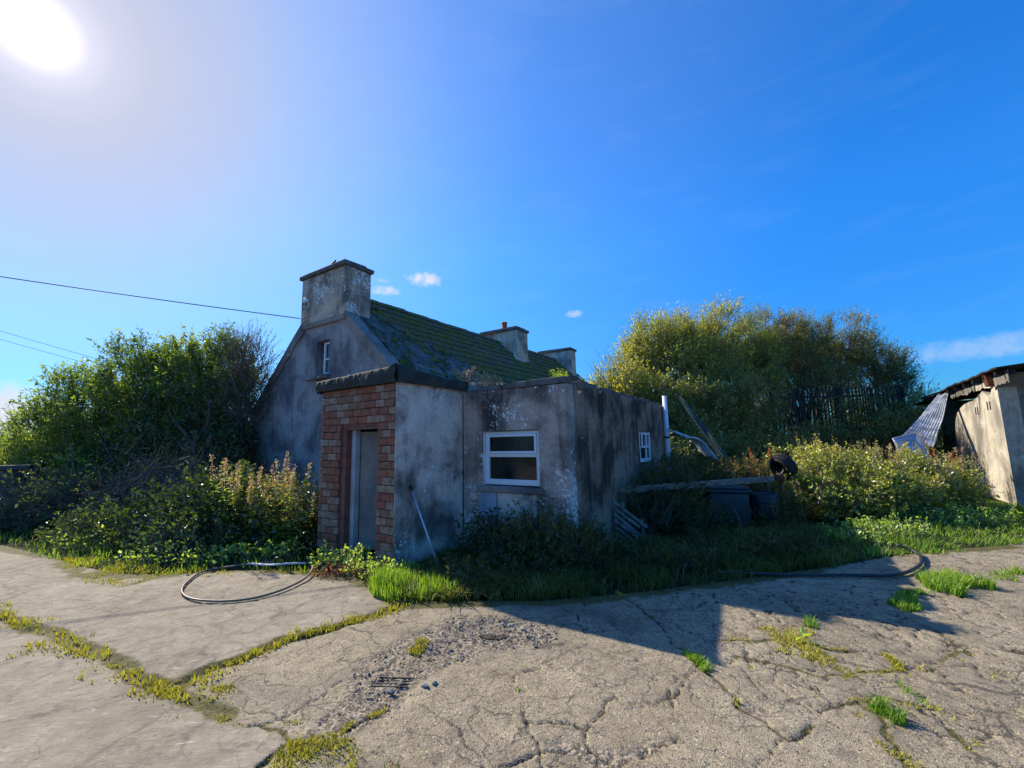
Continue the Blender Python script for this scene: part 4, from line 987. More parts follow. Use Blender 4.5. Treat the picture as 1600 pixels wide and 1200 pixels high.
# white pipe at the far end of the extension
pp = hw(1.95, 6.50); root = empty('waste_pipe', pp, 'white plastic pipe standing upright at the far corner of the extension', 'pipe')
MB().lathe([(.052, .1), (.052, 2.62), (.044, 2.62), (.044, 2.3)], 16).build('tube', MATS['white_pipe'], root, smooth=True)
MB().lathe([(.052, 1.62), (.061, 1.622), (.061, 1.66), (.052, 1.662)], 16).build('clamp', MATS['drain_iron'], root, smooth=True)

def sheet(name, label, quad, waves, amp, mat, n=60, thick=.002, bend=0, cat='sheet', ragged=.02, seed=1, crump=.05):
    """corrugated sheet over a quad a,b (top edge), c,d (bottom edge); waves run from top to bottom"""
    a, b, c_, d_ = [Vector(q) for q in quad]; nn = (b - a).cross(d_ - a).normalized(); r_ = random.Random(seed); V_, Fc = [], []; m_ = 24
    lo_ = [r_.uniform(-1, 1) * ragged for _ in range(n + 1)]; hi_ = [r_.uniform(-1, 1) * ragged for _ in range(n + 1)]
    for k in range(m_ + 1):
        for i in range(n + 1):
            s = i / n; t = k / m_; t2 = t + (hi_[i] * (1 - t) + lo_[i] * t if k in (0, m_) else 0)
            p = a.lerp(b, s).lerp(d_.lerp(c_, s), t2)
            p = p + nn * (amp * math.sin(s * waves * 6.283) + bend * math.sin(t * 3.14) + .012 * math.sin(t * 9 + s * 5) + crump * (float(vnoise(np.array([s * 3.1 + seed]), np.array([t * 4.3]))[0]) - .5)); V_.append(p)
    for k in range(m_):
        for i in range(n): q = k * (n + 1) + i; Fc.append((q, q + 1, q + n + 2, q + n + 1))
    o = MB().add(V_, Fc).build(name, MATS[mat], None, smooth=True); so = o.modifiers.new('thickness', 'SOLIDIFY'); so.thickness = .004
    return tag(o, label, cat)
sheet('corrugated_sheet', 'pale corrugated iron sheet hanging from the shed eaves down to the rubble', ((12.55, 12.6, 2.75), (12.66, 12.4, 2.76), (11.32, 11.7, 1.24), (10.72, 12.15, 1.42)), 10, .009, 'tin_grey', bend=.05)
sheet('corrugated_sheet', 'narrow green plastic corrugated sheet leaning behind the white pipe', ((4.02, 10.5, 2.68), (4.15, 10.35, 2.55), (4.78, 9.6, 1.12), (4.60, 9.75, 1.18)), 3, .012, 'tin_green', n=40)
sheet('corrugated_sheet', 'crumpled grey corrugated sheet lying against the bank of weeds', ((3.62, 10.1, 1.80), (3.90, 9.7, 1.66), (4.45, 9.45, 1.12), (4.25, 9.9, 1.30)), 6, .02, 'tin_grey', n=60, bend=.12, ragged=.08, seed=4)
# dented pale metal panel at the foot of the hanging sheet
q = [Vector(v) for v in ((9.30, 10.62, 1.50), (9.97, 10.75, 1.60), (9.78, 10.20, .98), (9.08, 10.22, .92))]
root = empty('metal_tank_lid', (9.5, 10.4, .9), 'dented bluish white metal panel in the brambles below the hanging sheet', 'panel')
V_, Fc = [], []; n = 16
for k in range(n + 1):
    for i in range(n + 1):
        s, t = i / n, k / n; p = q[0].lerp(q[1], s).lerp(q[3].lerp(q[2], s), t) - Vector((9.5, 10.4, .9))
        p += Vector((.3, -.8, .5)) * (.03 * math.sin(s * 7 + 1) * math.sin(t * 5) + .05 * s * s); V_.append(p)
for k in range(n):
    for i in range(n): a = k*(n+1)+i; Fc.append((a, a+1, a+n+2, a+n+1))
o = MB().add(V_, Fc).build('panel', MATS['tin_white'], root, smooth=True); so = o.modifiers.new('t', 'SOLIDIFY'); so.thickness = .012
MB().tube([tuple(V_[n] + Vector((0, 0, .01))), tuple(V_[(n+1)*8+n] + Vector((.01, 0, .01))), tuple(V_[-1])], .022, 8).build('rim', MATS['tin_rust'], root, smooth=True)
MB().tube([tuple(V_[0]), tuple(V_[8] + Vector((0, 0, .01))), tuple(V_[n])], .012, 8).build('rim', MATS['tin_white'], root, smooth=True)

# tyre on a rusty stub axle
tc_ = Vector((5.45, 8.85, 1.0)); axis = Vector((-.83, -.28, -.48)).normalized(); tm = Matrix.Translation(tc_) @ axis.to_track_quat('Z', 'Y').to_matrix().to_4x4()
root = empty('old_tyre', tc_, 'black worn tyre with chunky tread lying tilted on the brambles', 'tyre')
tm0 = axis.to_track_quat('Z', 'Y').to_matrix().to_4x4() @ Matrix.Scale(.88, 4)
prof = [(.165, .10), (.185, .125), (.23, .135), (.262, .118), (.272, .08), (.275, 0), (.272, -.08), (.262, -.118), (.23, -.135), (.185, -.125), (.165, -.10), (.20, -.085), (.245, -.06), (.25, 0), (.245, .06), (.20, .085), (.165, .10)]
MB().lathe(prof, 40, tm0).build('tyre_wall', MATS['rubber'], root, smooth=True)
MB().lathe([(0, -.06), (.10, -.07), (.17, -.055), (.185, -.10), (.19, -.10), (.175, -.045), (.10, -.055), (0, -.045)], 32, tm0).build('tyre_dark_disc', MATS['black_plastic'], root, smooth=True)  # dark disc added to stand in for the shade inside the tyre
mb = MB()
for k in range(30):
    for s_, off in ((1, 0), (-1, .5)):
        m_ = tm0 @ Matrix.Rotation((k + off) / 30 * 6.283, 4, 'Z') @ Matrix.Translation((.277, 0, s_ * .062)); mb.box(-.006, .009, -.019, .019, -.045, .045, 0, m_)
mb.build('tread', MATS['rubber'], root)
root = empty('rusty_axle', (5.22, 8.62, 0), 'rusty brown axle stub holding up the worn tyre', 'axle')
MB().tube([(0, 0, 0), (.02, .02, .55), (.0, .0, .80)], .035, 8).build('stub', MATS['rust'], root)
MB().lathe([(0, -.05), (.085, -.05), (.095, -.03), (.095, .03), (.06, .045), (.03, .09), (0, .09)], 16, Matrix.Translation((0, 0, .80)) @ axis.to_track_quat('Z', 'Y').to_matrix().to_4x4()).build('hub', MATS['rust'], root, smooth=True)
MB().tube([(0, 0, .82), (.13, .06, .93), (.20, .16, 1.0)], .014, 6).build('lever', MATS['dead_wood'], root)
# long weathered plank on the weeds
root = empty('long_plank', (1.60, 7.4, .75), 'long grey weathered plank laid across the weeds beside the extension', 'plank')
A_, B_ = Vector((0, 0, 0)), Vector((3.26, .82, .075)); ax = (B_ - A_).normalized(); L = (B_ - A_).length
R3 = Matrix((ax, Vector((0, 0, 1)).cross(ax).normalized(), ax.cross(Vector((0, 0, 1)).cross(ax)).normalized())).transposed().to_4x4()
cuts = [(0, 1.2, 0), (1.2, 2.3, .005), (2.3, L, 0)]
MB().box(0, L, -.03, .03, -.055, .055, .004, R3).build('plank', MATS['wood_grey'], root, bevel=.006)
MB().box(.9, L - .1, -.036, -.031, -.010, .040, .003, R3).build('batten', MATS['wood_grey'], root)
# props under the plank
for k, (t, lab) in enumerate(((.04, 'dark timber stake under the left end of the long plank'), (.96, 'dark timber stake under the right end of the long plank'))):
    p = Vector((1.60, 7.4, 0)) + Vector((3.26, .82, 0)) * t
    one('timber_stake', MB().box(p.x - .03, p.x + .03, p.y - .02, p.y + .04, -.02, .70 + .075 * t), 'bark', lab, 'stake')
# broken pallet
root = empty('broken_pallet', (1.72, 7.0, 0), 'broken grey pallet leaning in the weeds under the plank', 'pallet')
for i in range(6):
    a = Vector((-.12 + .0 * i, .15 - .02 * i, .62 - i * .095)); b = a + Vector((.50 - .02 * (i % 3), -.10, -.40 + .02 * (i % 2)))
    ax = (b - a).normalized(); L = (b - a).length * (1, .8, 1.05, .7, .95, .85)[i]; M3 = Matrix((ax, Vector((0, -1, 0)).cross(ax).normalized(), ax.cross(Vector((0, -1, 0)).cross(ax)).normalized())).transposed().to_4x4()
    MB().box(0, L, -.022, .022, -.008, .008, .004, Matrix.Translation(a) @ M3).build('slat', MATS['dead_wood'], root)
for x_ in (.02, .30):
    MB().box(x_, x_ + .04, .16 - x_ * .25, .20 - x_ * .25, -.02, .62 - x_ * .9, .006).build('bearer', MATS['wood_grey'], root)
# blue tank and barrel
root = empty('water_tank', (4.0, 8.28, 0), 'blue green plastic water tank half sunk in shaded weeds behind the plank', 'tank', -.35)
MB().box(-.34, .34, -.25, .25, 0, .60).build('body', MATS['blue_plastic'], root, bevel=.05)
MB().box(-.39, .39, -.28, .28, .605, .66).build('rim', MATS['blue_plastic'], root, bevel=.02)
MB().box(-.35, .35, -.24, .24, .662, .70).build('lid', MATS['blue_plastic'], root, bevel=.03)
root = empty('barrel', (4.55, 8.05, 0), 'dark navy plastic barrel standing by the right end of the plank', 'barrel')
MB().lathe([(0, 0), (.20, 0), (.22, .05), (.23, .3), (.225, .56), (.20, .60), (.20, .585), (0, .585)], 24).build('body', MATS['navy_plastic'], root, smooth=True)
for z in (.18, .42): MB().lathe([(.228, z), (.240, z + .01), (.240, z + .03), (.229, z + .04)], 24).build('hoop', MATS['navy_plastic'], root, smooth=True)
one('stick', MB().tube([(3.90, 7.88, .40), (3.93, 7.8, .22), (3.98, 7.72, .0)], [.010, .013, .012], 6), 'dead_wood', 'pale crooked stick leaning in front of the blue tank', 'stick')
# dark drum in the brambles
root = empty('black_drum', (7.72, 9.25, 0), 'black rusty topped drum sunk among the sunlit brambles', 'drum')
MB().lathe([(0, 0), (.16, 0), (.165, .98), (.15, 1.0), (0, .99)], 20).build('body', MATS['rubber'], root, smooth=True)
MB().lathe([(.163, .96), (.178, .97), (.178, 1.0), (.15, 1.012), (0, 1.005)], 20).build('rim', MATS['tin_rust'], root, smooth=True)

# hoses
def smoothp(pts, n=8):
    P_ = [Vector(p) for p in pts]; o = []
    for i in range(len(P_) - 1):
        a = P_[max(i - 1, 0)]; b = P_[i]; c_ = P_[i + 1]; d_ = P_[min(i + 2, len(P_) - 1)]
        for k in range(n):
            t = k / n; o.append(.5 * ((2 * b) + (c_ - a) * t + (2 * a - 5 * b + 4 * c_ - d_) * t * t + (3 * b - a - 3 * c_ + d_) * t ** 3))
    return o + [P_[-1]]
H1 = [(-3.30,6.15,.04),(-3.75,6.02,.03),(-4.03,5.81,.025),(-3.93,5.39,.025),(-3.72,5.03,.025),(-3.42,4.79,.025),(-3.04,4.71,.025),(-2.75,4.80,.025),(-2.58,5.05,.03),(-2.52,5.40,.04),(-2.60,5.75,.06),(-2.80,6.05,.05)]
one('hose', MB().tube(smoothp(H1), .012, 8), 'hose_brown', 'brown hose curled in a loop on the concrete left of the porch', 'hose', smooth=True)
one('hose', MB().tube(smoothp([(-3.60,6.05,.05),(-3.25,5.92,.06),(-3.0,5.93,.07),(-2.8,6.0,.05)]), .012, 8), 'white_pipe', 'short pale pipe lying in grass left of the porch door', 'pipe', smooth=True)
H3 = [(2.4,5.36,.02),(2.67,5.31,.02),(3.26,5.18,.025),(3.82,5.14,.025),(4.18,5.10,.025),(4.50,5.20,.025),(4.85,5.42,.03),(5.11,5.66,.03),(5.34,5.97,.04),(5.25,6.15,.10)]
one('hose', MB().tube(smoothp(H3), .019, 8), 'hose_black', 'thick black hose running out of the shadow on the right of the yard', 'hose', smooth=True)
# drain grate in the rubble
root = empty('drain_grate', (-.86, 3.19, .0), 'small rusty iron drain grate set in the rubble strip', 'drain', -.08)
for i in range(4): MB().box(-.12, .12, -.065 + i * .036, -.053 + i * .036, -.03, -.010, .002).build('bar', MATS['drain_iron'], root)
for x_ in (-.135, .125): MB().box(x_, x_ + .010, -.075, .065, -.032, -.012).build('frame', MATS['drain_iron'], root)
# stones
def stone_mesh(seed, r):
    bm = bmesh.new(); bmesh.ops.create_icosphere(bm, subdivisions=1, radius=r); rs_ = random.Random(seed)
    for v in bm.verts: v.co = Vector((v.co.x * 1.2, v.co.y * .9, v.co.z * .65)) * rs_.uniform(.75, 1.15)
    me = bpy.data.meshes.new('stone'); bm.to_mesh(me); bm.free(); me.materials.append(MATS['stone']); return me
for i, (x_, y_, r, lb) in enumerate(((-.83,3.03,.028,'pale round stone just below the drain grate'),(-.80,3.12,.015,'tiny dark stone between the grate and pale stone'),(-.62,3.10,.026,'flat stone right of the pale stone'),(-.56,3.13,.02,'small stone at the right rim of the rubble'),
        (.05,3.93,.030,'dark lump of broken concrete right of the puddle'),(-.05,4.02,.026,'flat broken flake behind the puddle'),(.13,3.66,.022,'whitish crumbled lump in front of the pothole'),(.17,3.70,.018,'second whitish crumb by the pothole front edge'),(-.12,4.06,.02,'dark flake at the back rim of the pothole'))):
    o = bpy.data.objects.new('stone', stone_mesh(i, r)); o.location = (x_, y_, r * .25); o.rotation_euler = (0, 0, i * 1.3); link(o, None, lb, 'stone')
rs = np.random.default_rng(9); n = 5200; gx_ = rs.uniform(-1.4, .55, n); gy_ = rs.uniform(2.25, 4.4, n); ok = (inpoly(gx_ + rs.normal(size=n)*.06, gy_ + rs.normal(size=n)*.06, GRV) | (np.hypot((gx_+.14)/.46, (gy_-3.95)/.26) < 1.05)); gx_, gy_ = gx_[ok], gy_[ok]; n = len(gx_)
r_ = .0035 + .011 * rs.random(n) ** 4; tet = np.array([[1,0,-.4],[-.5,.87,-.4],[-.5,-.87,-.4],[0,0,.75],[.4,.5,.4]])
Vg = np.stack([gx_, gy_, np.full(n, -.016) + r_ * .4], 1)[:, None, :] + (tet[None] + rs.normal(size=(n, 5, 3)) * .25) * r_[:, None, None]; i = np.arange(n)[:, None] * 5
np_mesh('gravel', Vg.reshape(-1, 3), np.concatenate([i + [[0,1,4]], i + [[1,2,3]], i + [[2,0,3]], i + [[0,4,3]], i + [[1,3,4]], i+[[0,2,1]]]), MATS['stone'], None, label='loose gravel in the broken strip of concrete', kind='stuff')

# cables
def catenary(a, b, sag, n=40):
    a = Vector(a); b = Vector(b); return [a.lerp(b, i / n) - Vector((0, 0, sag * 4 * (i / n) * (1 - i / n))) for i in range(n + 1)]
ca = hw(-5.25, 1.63, 4.66)
one('overhead_cable', MB().tube(catenary(ca, (-20.2, 7.0, 6.75), .12), .011, 6), 'cable', 'thick overhead cable running from the near chimney to the left', 'cable', smooth=True)
one('overhead_cable', MB().tube(catenary((-46, 22.2, 14.0), (-22, 33.6, 5.6), .2), .012, 5), 'cable', 'upper of two thin far cables sloping behind the left shrubs', 'cable')
one('overhead_cable', MB().tube(catenary((-46, 22.2, 13.4), (-22, 33.6, 5.2), .25), .012, 5), 'cable', 'lower of two thin far cables sloping behind the left shrubs', 'cable')

# bird on the chimney
bp = hw(-4.22, 1.76, 5.752); root = empty('bird', bp, 'small dark bird perched on the near chimney', 'bird')
bm = bmesh.new(); bmesh.ops.create_icosphere(bm, subdivisions=3, radius=1)
for v in bm.verts:
    c0 = v.co.copy(); x_ = c0.x; w_ = .036 * (1 - .25 * x_) ; v.co = Vector((x_ * .075, c0.y * w_, c0.z * w_ + x_ * .055 + .075))
    if x_ > .55: f_ = (x_ - .55) / .45; v.co = v.co.lerp(Vector((.062, 0, .150)) + c0 * .028, min(1, f_ * 1.6))
    if x_ < -.6: f_ = (-x_ - .6) / .4; v.co.x -= f_ * .07; v.co.z -= f_ * .02; v.co.y *= 1 - .3 * f_
me = bpy.data.meshes.new('body'); bm.to_mesh(me); bm.free(); me.materials.append(MATS['bird_black'])
for p in me.polygons: p.use_smooth = True
link(bpy.data.objects.new('body', me), root)
MB().add([(.085,-.006,.152),(.085,.006,.152),(.083,0,.162),(.115,0,.150)], [(0,1,2),(0,3,1),(1,3,2),(2,3,0)]).build('beak', MATS['drain_iron'], root)
for s_ in (-1, 1): MB().tube([(.0, s_ * .012, .05), (.005, s_ * .014, 0), (.025, s_ * .016, 0)], .003, 5).build('leg', MATS['drain_iron'], root)
root.rotation_euler = (0, 0, -.4)

# low wall at the far left
root = empty('boundary_wall', (-11.2, 9.6, 0), 'low dark mossy wall running off behind the left shrubs', 'wall', .62)
MB().box(-9, .5, -.15, .15, -.03, 1.22, .02).build('wall_body', MATS['boundary'], root, bevel=.02)
for i in range(9): MB().box(-8.95 + i * 1.04, -7.94 + i * 1.04, -.2, .2, 1.21, 1.31, .012).build('coping_stone', MATS['boundary'], root, bevel=.015)

# tall slatted fence behind the brambles
fa, fb = Vector((10.0, 16.4, 0)), Vector((14.8, 16.1, 0)); root = empty('slatted_fence', fa, 'tall dark fence of narrow upright slats under the willows', 'fence', math.atan2(fb.y - fa.y, fb.x - fa.x))
FL = (fb - fa).length; k = 0; rf_ = random.Random(8)
sme = bpy.data.meshes.new('slat'); t0 = MB().box(-.5, .5, -.5, .5, 0, 1); sme.from_pydata(t0.V, [], t0.F); sme.materials.append(MATS['fence_dark'])
x_ = 0
while x_ < FL:
    o = bpy.data.objects.new('slat', sme); link(o, root); o.location = (x_, rf_.uniform(-.01, .01), 0); o.scale = (.058, .018, 3.45 + rf_.uniform(-.06, .06)); o.rotation_euler = (0, rf_.gauss(0, .01), 0); x_ += .105
for z in (.5, 1.8, 3.05): MB().box(-.1, FL + .1, .02, .07, z, z + .08).build('rail', MATS['fence_dark'], root)
for x_ in (0, FL / 2, FL): MB().box(x_ - .05, x_ + .05, .075, .17, 0, 3.4).build('post', MATS['fence_dark'], root)

# ------------------------------------------------------------------ vegetation, left
FOL = foliage
S = 'leaf_shrub'
FOL('evergreen_shrub', 'yellow green leafy shrub at the far left edge above the low wall', 'shrub', [(-14.51,12.63,1.09,1.77,1.53,1.09),(-13.22,12.39,1.30,1.30,1.30,1.30),(-16.28,13.22,0.84,1.53,1.42,0.84)], 3040, 9, (0.093,.42), S, .34, .7, trunk=(-13.9,12.5,0), seed=11, bright=.12, limb_r=.05, limbs=4)
FOL('evergreen_shrub', 'second leafy green shrub from the left with a sloping top', 'shrub', [(-12.12,12.24,1.97,1.56,1.56,1.97),(-11.64,11.16,0.86,1.32,0.96,0.86)], 4000, 9, (0.099,.42), S, .36, .7, trunk=(-11.9,12.1,0), seed=12, bright=.06, limb_r=.06, limbs=4)
FOL('evergreen_shrub', 'tall dense green shrub in the middle of the left hedge', 'shrub', [(-10.44,12.12,2.70,1.44,1.44,2.00),(-9.96,11.28,1.23,1.56,0.96,1.23)], 4800, 9, (0.099,.42), S, .38, .7, trunk=(-10.3,12.0,0), seed=13, limb_r=.06, limbs=4)
FOL('evergreen_shrub', 'tallest glossy green shrub left of the house gable', 'shrub', [(-8.60,11.93,3.05,1.29,1.29,1.80),(-8.31,11.35,1.34,1.17,0.94,1.24)], 4640, 9, (0.105,.42), S, .36, .7, trunk=(-8.7,11.8,0), seed=14, bright=.03, limb_r=.06, limbs=4)
FOL('bare_shrub', 'brown half bare shrub touching the left rake of the gable', 'shrub', [(-6.55,10.6,3.1,.6,.5,1.2),(-6.75,10.5,3.9,.35,.35,.6)], 620, 5, (.05,.4), 'leaf_nettle', .5, .9, trunk=(-6.5,10.5,0), twig_mat='dead_twigs', tw_r=.006, seed=15, limb_r=.03, limbs=5)
# long shoots standing above the hedge
rsn = random.Random(4)
FOL('evergreen_shrub', 'dense dark shrub pressed against the left foot of the gable', 'shrub', [(-7.5,10.9,1.9,.95,.7,1.7),(-8.9,10.9,1.5,1.2,.7,1.4),(-6.9,10.2,1.1,.6,.6,1.0)], 3600, 9, (.09,.42), 'leaf_bramble', .34, .6, trunk=(-7.7,10.9,0), seed=17, limb_r=.05, limbs=4)
# dead brushwood under the hedge
def twigpile(name, label, blobs, n, L, mat, seed, r=.005, cat='brushwood'):
    rs_ = np.random.default_rng(seed); p, dd, rr = blob_points(blobs, n, .7, rs_); p = p[p[:, 2] > .05]
    d_ = unit(rs_.normal(size=p.shape) + [0, 0, .5]); l_ = L * (.4 + rs_.random(len(p))); m1 = p + d_ * (l_ * .5)[:, None]; d2_ = unit(d_ + rs_.normal(size=p.shape) * .35); q = m1 + d2_ * (l_ * .5)[:, None]
    V1, F1 = twig_geo(p, m1, r * (.8 + rs_.random(len(p)))); V2, F2 = twig_geo(m1, q, .5 * r * (.8 + rs_.random(len(p))))
    V_ = np.concatenate([V1, V2]); rn = np.repeat(rs_.random(len(p)), 6)
    return np_mesh(name, V_, np.concatenate([F1, F2 + len(V1)]), MATS[mat], None, {'rnd': np.concatenate([rn, rn])}, label=label, kind='stuff', cat=cat)
twigpile('dead_brushwood', 'heap of dead grey twigs under the left hedge', [(-6.9,8.6,.8,1.5,.6,.8),(-5.7,8.3,.5,1.0,.6,.6),(-9.2,9.0,.5,1.5,.4,.5)], 1300, .7, 'dead_twigs', 16)
root = empty('dead_tree', (-7.05, 9.55, 0), 'bare forked dead trunk standing inside the left hedge', 'tree')
MB().tube(smoothp([(0,0,0),(.02,0,.8),(-.03,.05,1.4),(.0,.05,1.9)], 4), [.075 - .0035 * i for i in range(13)], 8).build('trunk', MATS['bark'], root, smooth=True)
for pts in ([(0,.05,1.6),(-.3,.1,1.95),(-.62,.2,2.2),(-.8,.2,2.5)], [(0,.05,1.75),(.2,.1,2.2),(.15,.15,2.7)], [(0,.02,1.2),(.3,-.1,1.45),(.45,-.1,1.9)]):
    MB().tube(smoothp(pts, 3), [.045 - .0035 * i for i in range(3 * (len(pts) - 1) + 1)], 7).build('branch', MATS['bark'], root, smooth=True)
FOL('bramble_bush', 'low dark undergrowth filling the foot of the left hedge', 'bramble', [(-10.4,9.9,.35,1.8,.9,.75),(-8.0,9.7,.4,1.5,.9,.85),(-12.8,10.6,.3,1.6,.9,.65),(-6.6,9.9,.5,.8,.8,1.0),(-9.0,9.2,.45,1.9,.5,.7),(-7.6,10.9,1.0,1.4,.5,1.2)], 5200, 7, (.075,.5), 'leaf_bramble', .38, .5, trunk=(-9.4,9.9,0), seed=23, limb_r=.02, limbs=4, shell=.5)
# bramble mound before the gable
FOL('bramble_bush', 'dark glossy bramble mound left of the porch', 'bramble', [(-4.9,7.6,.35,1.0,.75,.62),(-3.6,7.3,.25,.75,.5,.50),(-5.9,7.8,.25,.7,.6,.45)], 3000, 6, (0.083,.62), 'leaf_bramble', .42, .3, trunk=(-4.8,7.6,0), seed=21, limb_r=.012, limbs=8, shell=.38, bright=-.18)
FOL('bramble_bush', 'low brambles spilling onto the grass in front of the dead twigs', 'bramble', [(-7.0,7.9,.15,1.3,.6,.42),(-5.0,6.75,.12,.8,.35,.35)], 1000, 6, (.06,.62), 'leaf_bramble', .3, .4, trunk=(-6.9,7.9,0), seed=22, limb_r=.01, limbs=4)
for i, (x_, y_, h_, lb) in enumerate(((-4.55,7.05,1.50,'leftmost willowherb with tall pink brown seed spikes'),(-4.25,7.0,1.30,'leafy willowherb right of the leftmost spikes'),(-3.75,6.95,1.32,'slender willowherb in the gap between two tall clumps'),(-3.50,6.9,1.52,'tallest willowherb spikes beside the porch'),(-3.30,6.75,1.2,'willowherb with yellowing leaves nearest the porch'))):
    weed('willowherb', lb, (x_, y_, 0), h_ * 1.04, 10, (.10,.30), 'leaf_bright' if i % 2 == 0 else 'leaf_yellow', 30 + i, .07, 34, 'seedhead', .36, base_spread=.17)
# ------------------------------------------------------------------ weeds by the front wall
def wallclip(p):  # keep out of the house walls
    dx = p[:, 0] - P0.x; dy = p[:, 1] - P0.y; u = dx * math.cos(ANG) - dy * math.sin(ANG); v = dx * math.sin(ANG) + dy * math.cos(ANG)
    return ~(((u < 1.9) & (v > 1.33) & (v < 6.7) & (u > -1.75)) | ((u > -1.75) & (u < .05) & (v > -.05) & (v < 1.5)))
FOL('nettle_bed', 'dark shaded nettles and ivy below the front window', 'weed', [(-.3,6.15,.1,.42,.25,.36),(.25,5.9,.15,.42,.28,.42),(.8,5.65,.12,.4,.28,.36),(.2,5.5,.02,.55,.25,.2)], 1700, 7, (.06,.5), 'leaf_nettle', .26, .8, trunk=(.2,5.8,0), seed=41, limb_r=.008, limbs=5, clip=wallclip)
FOL('ivy_bank', 'dark ivy and nettles heaped along the extension side wall', 'ivy', [(2.2,7.25,.2,.6,.5,.5),(2.75,8.0,.4,.7,.6,.62),(1.6,6.6,.1,.5,.4,.4),(3.4,8.9,.5,.8,.6,.65)], 2600, 7, (.06,.55), 'leaf_nettle', .3, .7, trunk=(2.6,7.9,0), seed=42, limb_r=.012, limbs=5, clip=lambda p: wallclip(p) & ~((p[:, 0] > 1.2) & (p[:, 0] < 2.7) & (p[:, 1] < 7.25)))
FOL('nettle_bed', 'shaded nettles behind the plank round the blue tank', 'weed', [(3.3,8.5,.3,.6,.4,.5),(4.2,8.95,.4,.8,.5,.5),(5.0,8.6,.2,.5,.5,.45),(2.9,7.55,.1,.6,.3,.35),(5.0,9.6,.5,.9,.5,.55)], 2300, 7, (.06,.5), 'leaf_nettle', .28, .8, trunk=(4.2,9.0,0), seed=43, limb_r=.01, limbs=4, clip=lambda p: wallclip(p) & ~((abs(p[:, 0] - 4.0) < .45) & (abs(p[:, 1] - 8.2) < .4)))
for i, (x_, y_, h_, lb) in enumerate(((.0,5.42,.42,'broad leaved dock in front of the dark nettles'),(.45,5.5,.5,'taller dock with pointed leaves below the window'),(1.35,5.7,.55,'leggy weed at the corner of the extension'),(3.75,7.75,.62,'bushy weed in front of the left side of the blue tank'),(4.25,7.7,.55,'bushy weed in front of the right side of the blue tank'),(4.6,7.65,.6,'bushy weed in front of the dark barrel'),(1.25,6.35,.45,'upright weed left of the broken pallet'),(2.75,7.0,.55,'upright weed right of the broken pallet'),(3.35,7.35,.6,'leafy weed under the middle of the plank'))):
    weed('dock_plant' if i < 2 else 'tall_weed', lb, (x_, y_, 0), h_, 12, (.12 if i < 2 else .07,.38), 'leaf_bramble', 50 + i, .22, 18, None, base_spread=.10)
# ------------------------------------------------------------------ vegetation, right
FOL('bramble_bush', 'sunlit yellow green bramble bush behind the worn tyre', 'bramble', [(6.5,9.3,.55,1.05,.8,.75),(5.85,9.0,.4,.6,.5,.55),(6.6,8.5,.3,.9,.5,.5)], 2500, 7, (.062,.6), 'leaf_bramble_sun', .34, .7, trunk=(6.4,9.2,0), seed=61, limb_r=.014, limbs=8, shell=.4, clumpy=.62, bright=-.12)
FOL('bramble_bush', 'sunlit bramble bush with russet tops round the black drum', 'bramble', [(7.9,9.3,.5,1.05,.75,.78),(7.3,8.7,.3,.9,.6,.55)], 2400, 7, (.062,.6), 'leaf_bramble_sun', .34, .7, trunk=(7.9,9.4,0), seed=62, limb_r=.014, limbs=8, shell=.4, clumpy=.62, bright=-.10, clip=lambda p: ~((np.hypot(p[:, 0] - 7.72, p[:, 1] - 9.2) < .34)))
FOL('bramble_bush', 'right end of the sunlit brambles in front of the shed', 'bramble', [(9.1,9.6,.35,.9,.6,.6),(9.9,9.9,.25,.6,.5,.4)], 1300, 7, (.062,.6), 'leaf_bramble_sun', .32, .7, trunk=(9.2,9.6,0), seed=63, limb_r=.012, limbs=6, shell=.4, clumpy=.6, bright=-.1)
ws_ = (('weed with pale yellow shoots above the left brambles',6.2,9.5,1.55,'leaf_yellow'),('tall yellow shoot in the middle of the left brambles',6.75,9.6,1.6,'leaf_yellow'),('leafy shoot right of the tallest yellow shoot',7.2,9.6,1.5,'leaf_yellow'),('pink brown seeding weed left of the black drum',7.25,9.1,1.25,'leaf_bramble_sun'),('pink brown seeding weed behind the black drum',8.15,9.7,1.35,'leaf_bramble_sun'),('pale pink seeding weed right of the black drum',8.6,9.5,1.2,'leaf_bramble_sun'),('seeding weed below the metal panel',9.0,9.4,1.1,'leaf_bramble_sun'),('seeding weed in front of the worn tyre',5.75,8.55,.85,'leaf_bramble_sun'),('thin seeding weed beside the shed wall',10.0,10.0,1.2,'leaf_bramble_sun'))
for i, (lb, x_, y_, h_, mt) in enumerate(ws_):
    weed('tall_weed', lb, (x_, y_, 0), h_ * 1.1, 16, (.075,.45), mt, 70 + i, .12, 22, None if i < 3 else 'seedhead', .4, base_spread=.34)
for i, (lb, x_, y_, h_) in enumerate((('rust red dock stalks in front of the dark willow',6.25,11.0,1.35),('second rust red dock stalks left of the tyre',6.75,10.9,1.3),('orange leafed weed below the green sheet',5.3,9.9,1.15),('rust red stalks beside the shed',10.4,10.5,1.3))):
    weed('dock_stalk', lb, (x_, y_, 0), h_, 10, (.05,.4), 'rust_weed', 90 + i, .15, 12, 'rust_weed', .5, base_spread=.25)
FOL('willow_tree', 'large pale green willow behind the house', 'tree', [(6.3,17.08,5.2,1.75,1.59,1.45),(8.4,17.57,5.5,2.0,1.71,1.5),(7.69,16.59,4.0,2.0,1.22,1.4),(9.9,17.2,4.4,1.2,1.1,1.5),(5.25,16.84,4.77,1.10,1.10,1.22)], 9200, 9, (0.106,.24), 'leaf_willow', .5, .7, outw=.6, clumpy=.5, trunk=(7.7,17.1,0), seed=101, limb_r=.10, limbs=10, shell=.6, tw_r=.006)
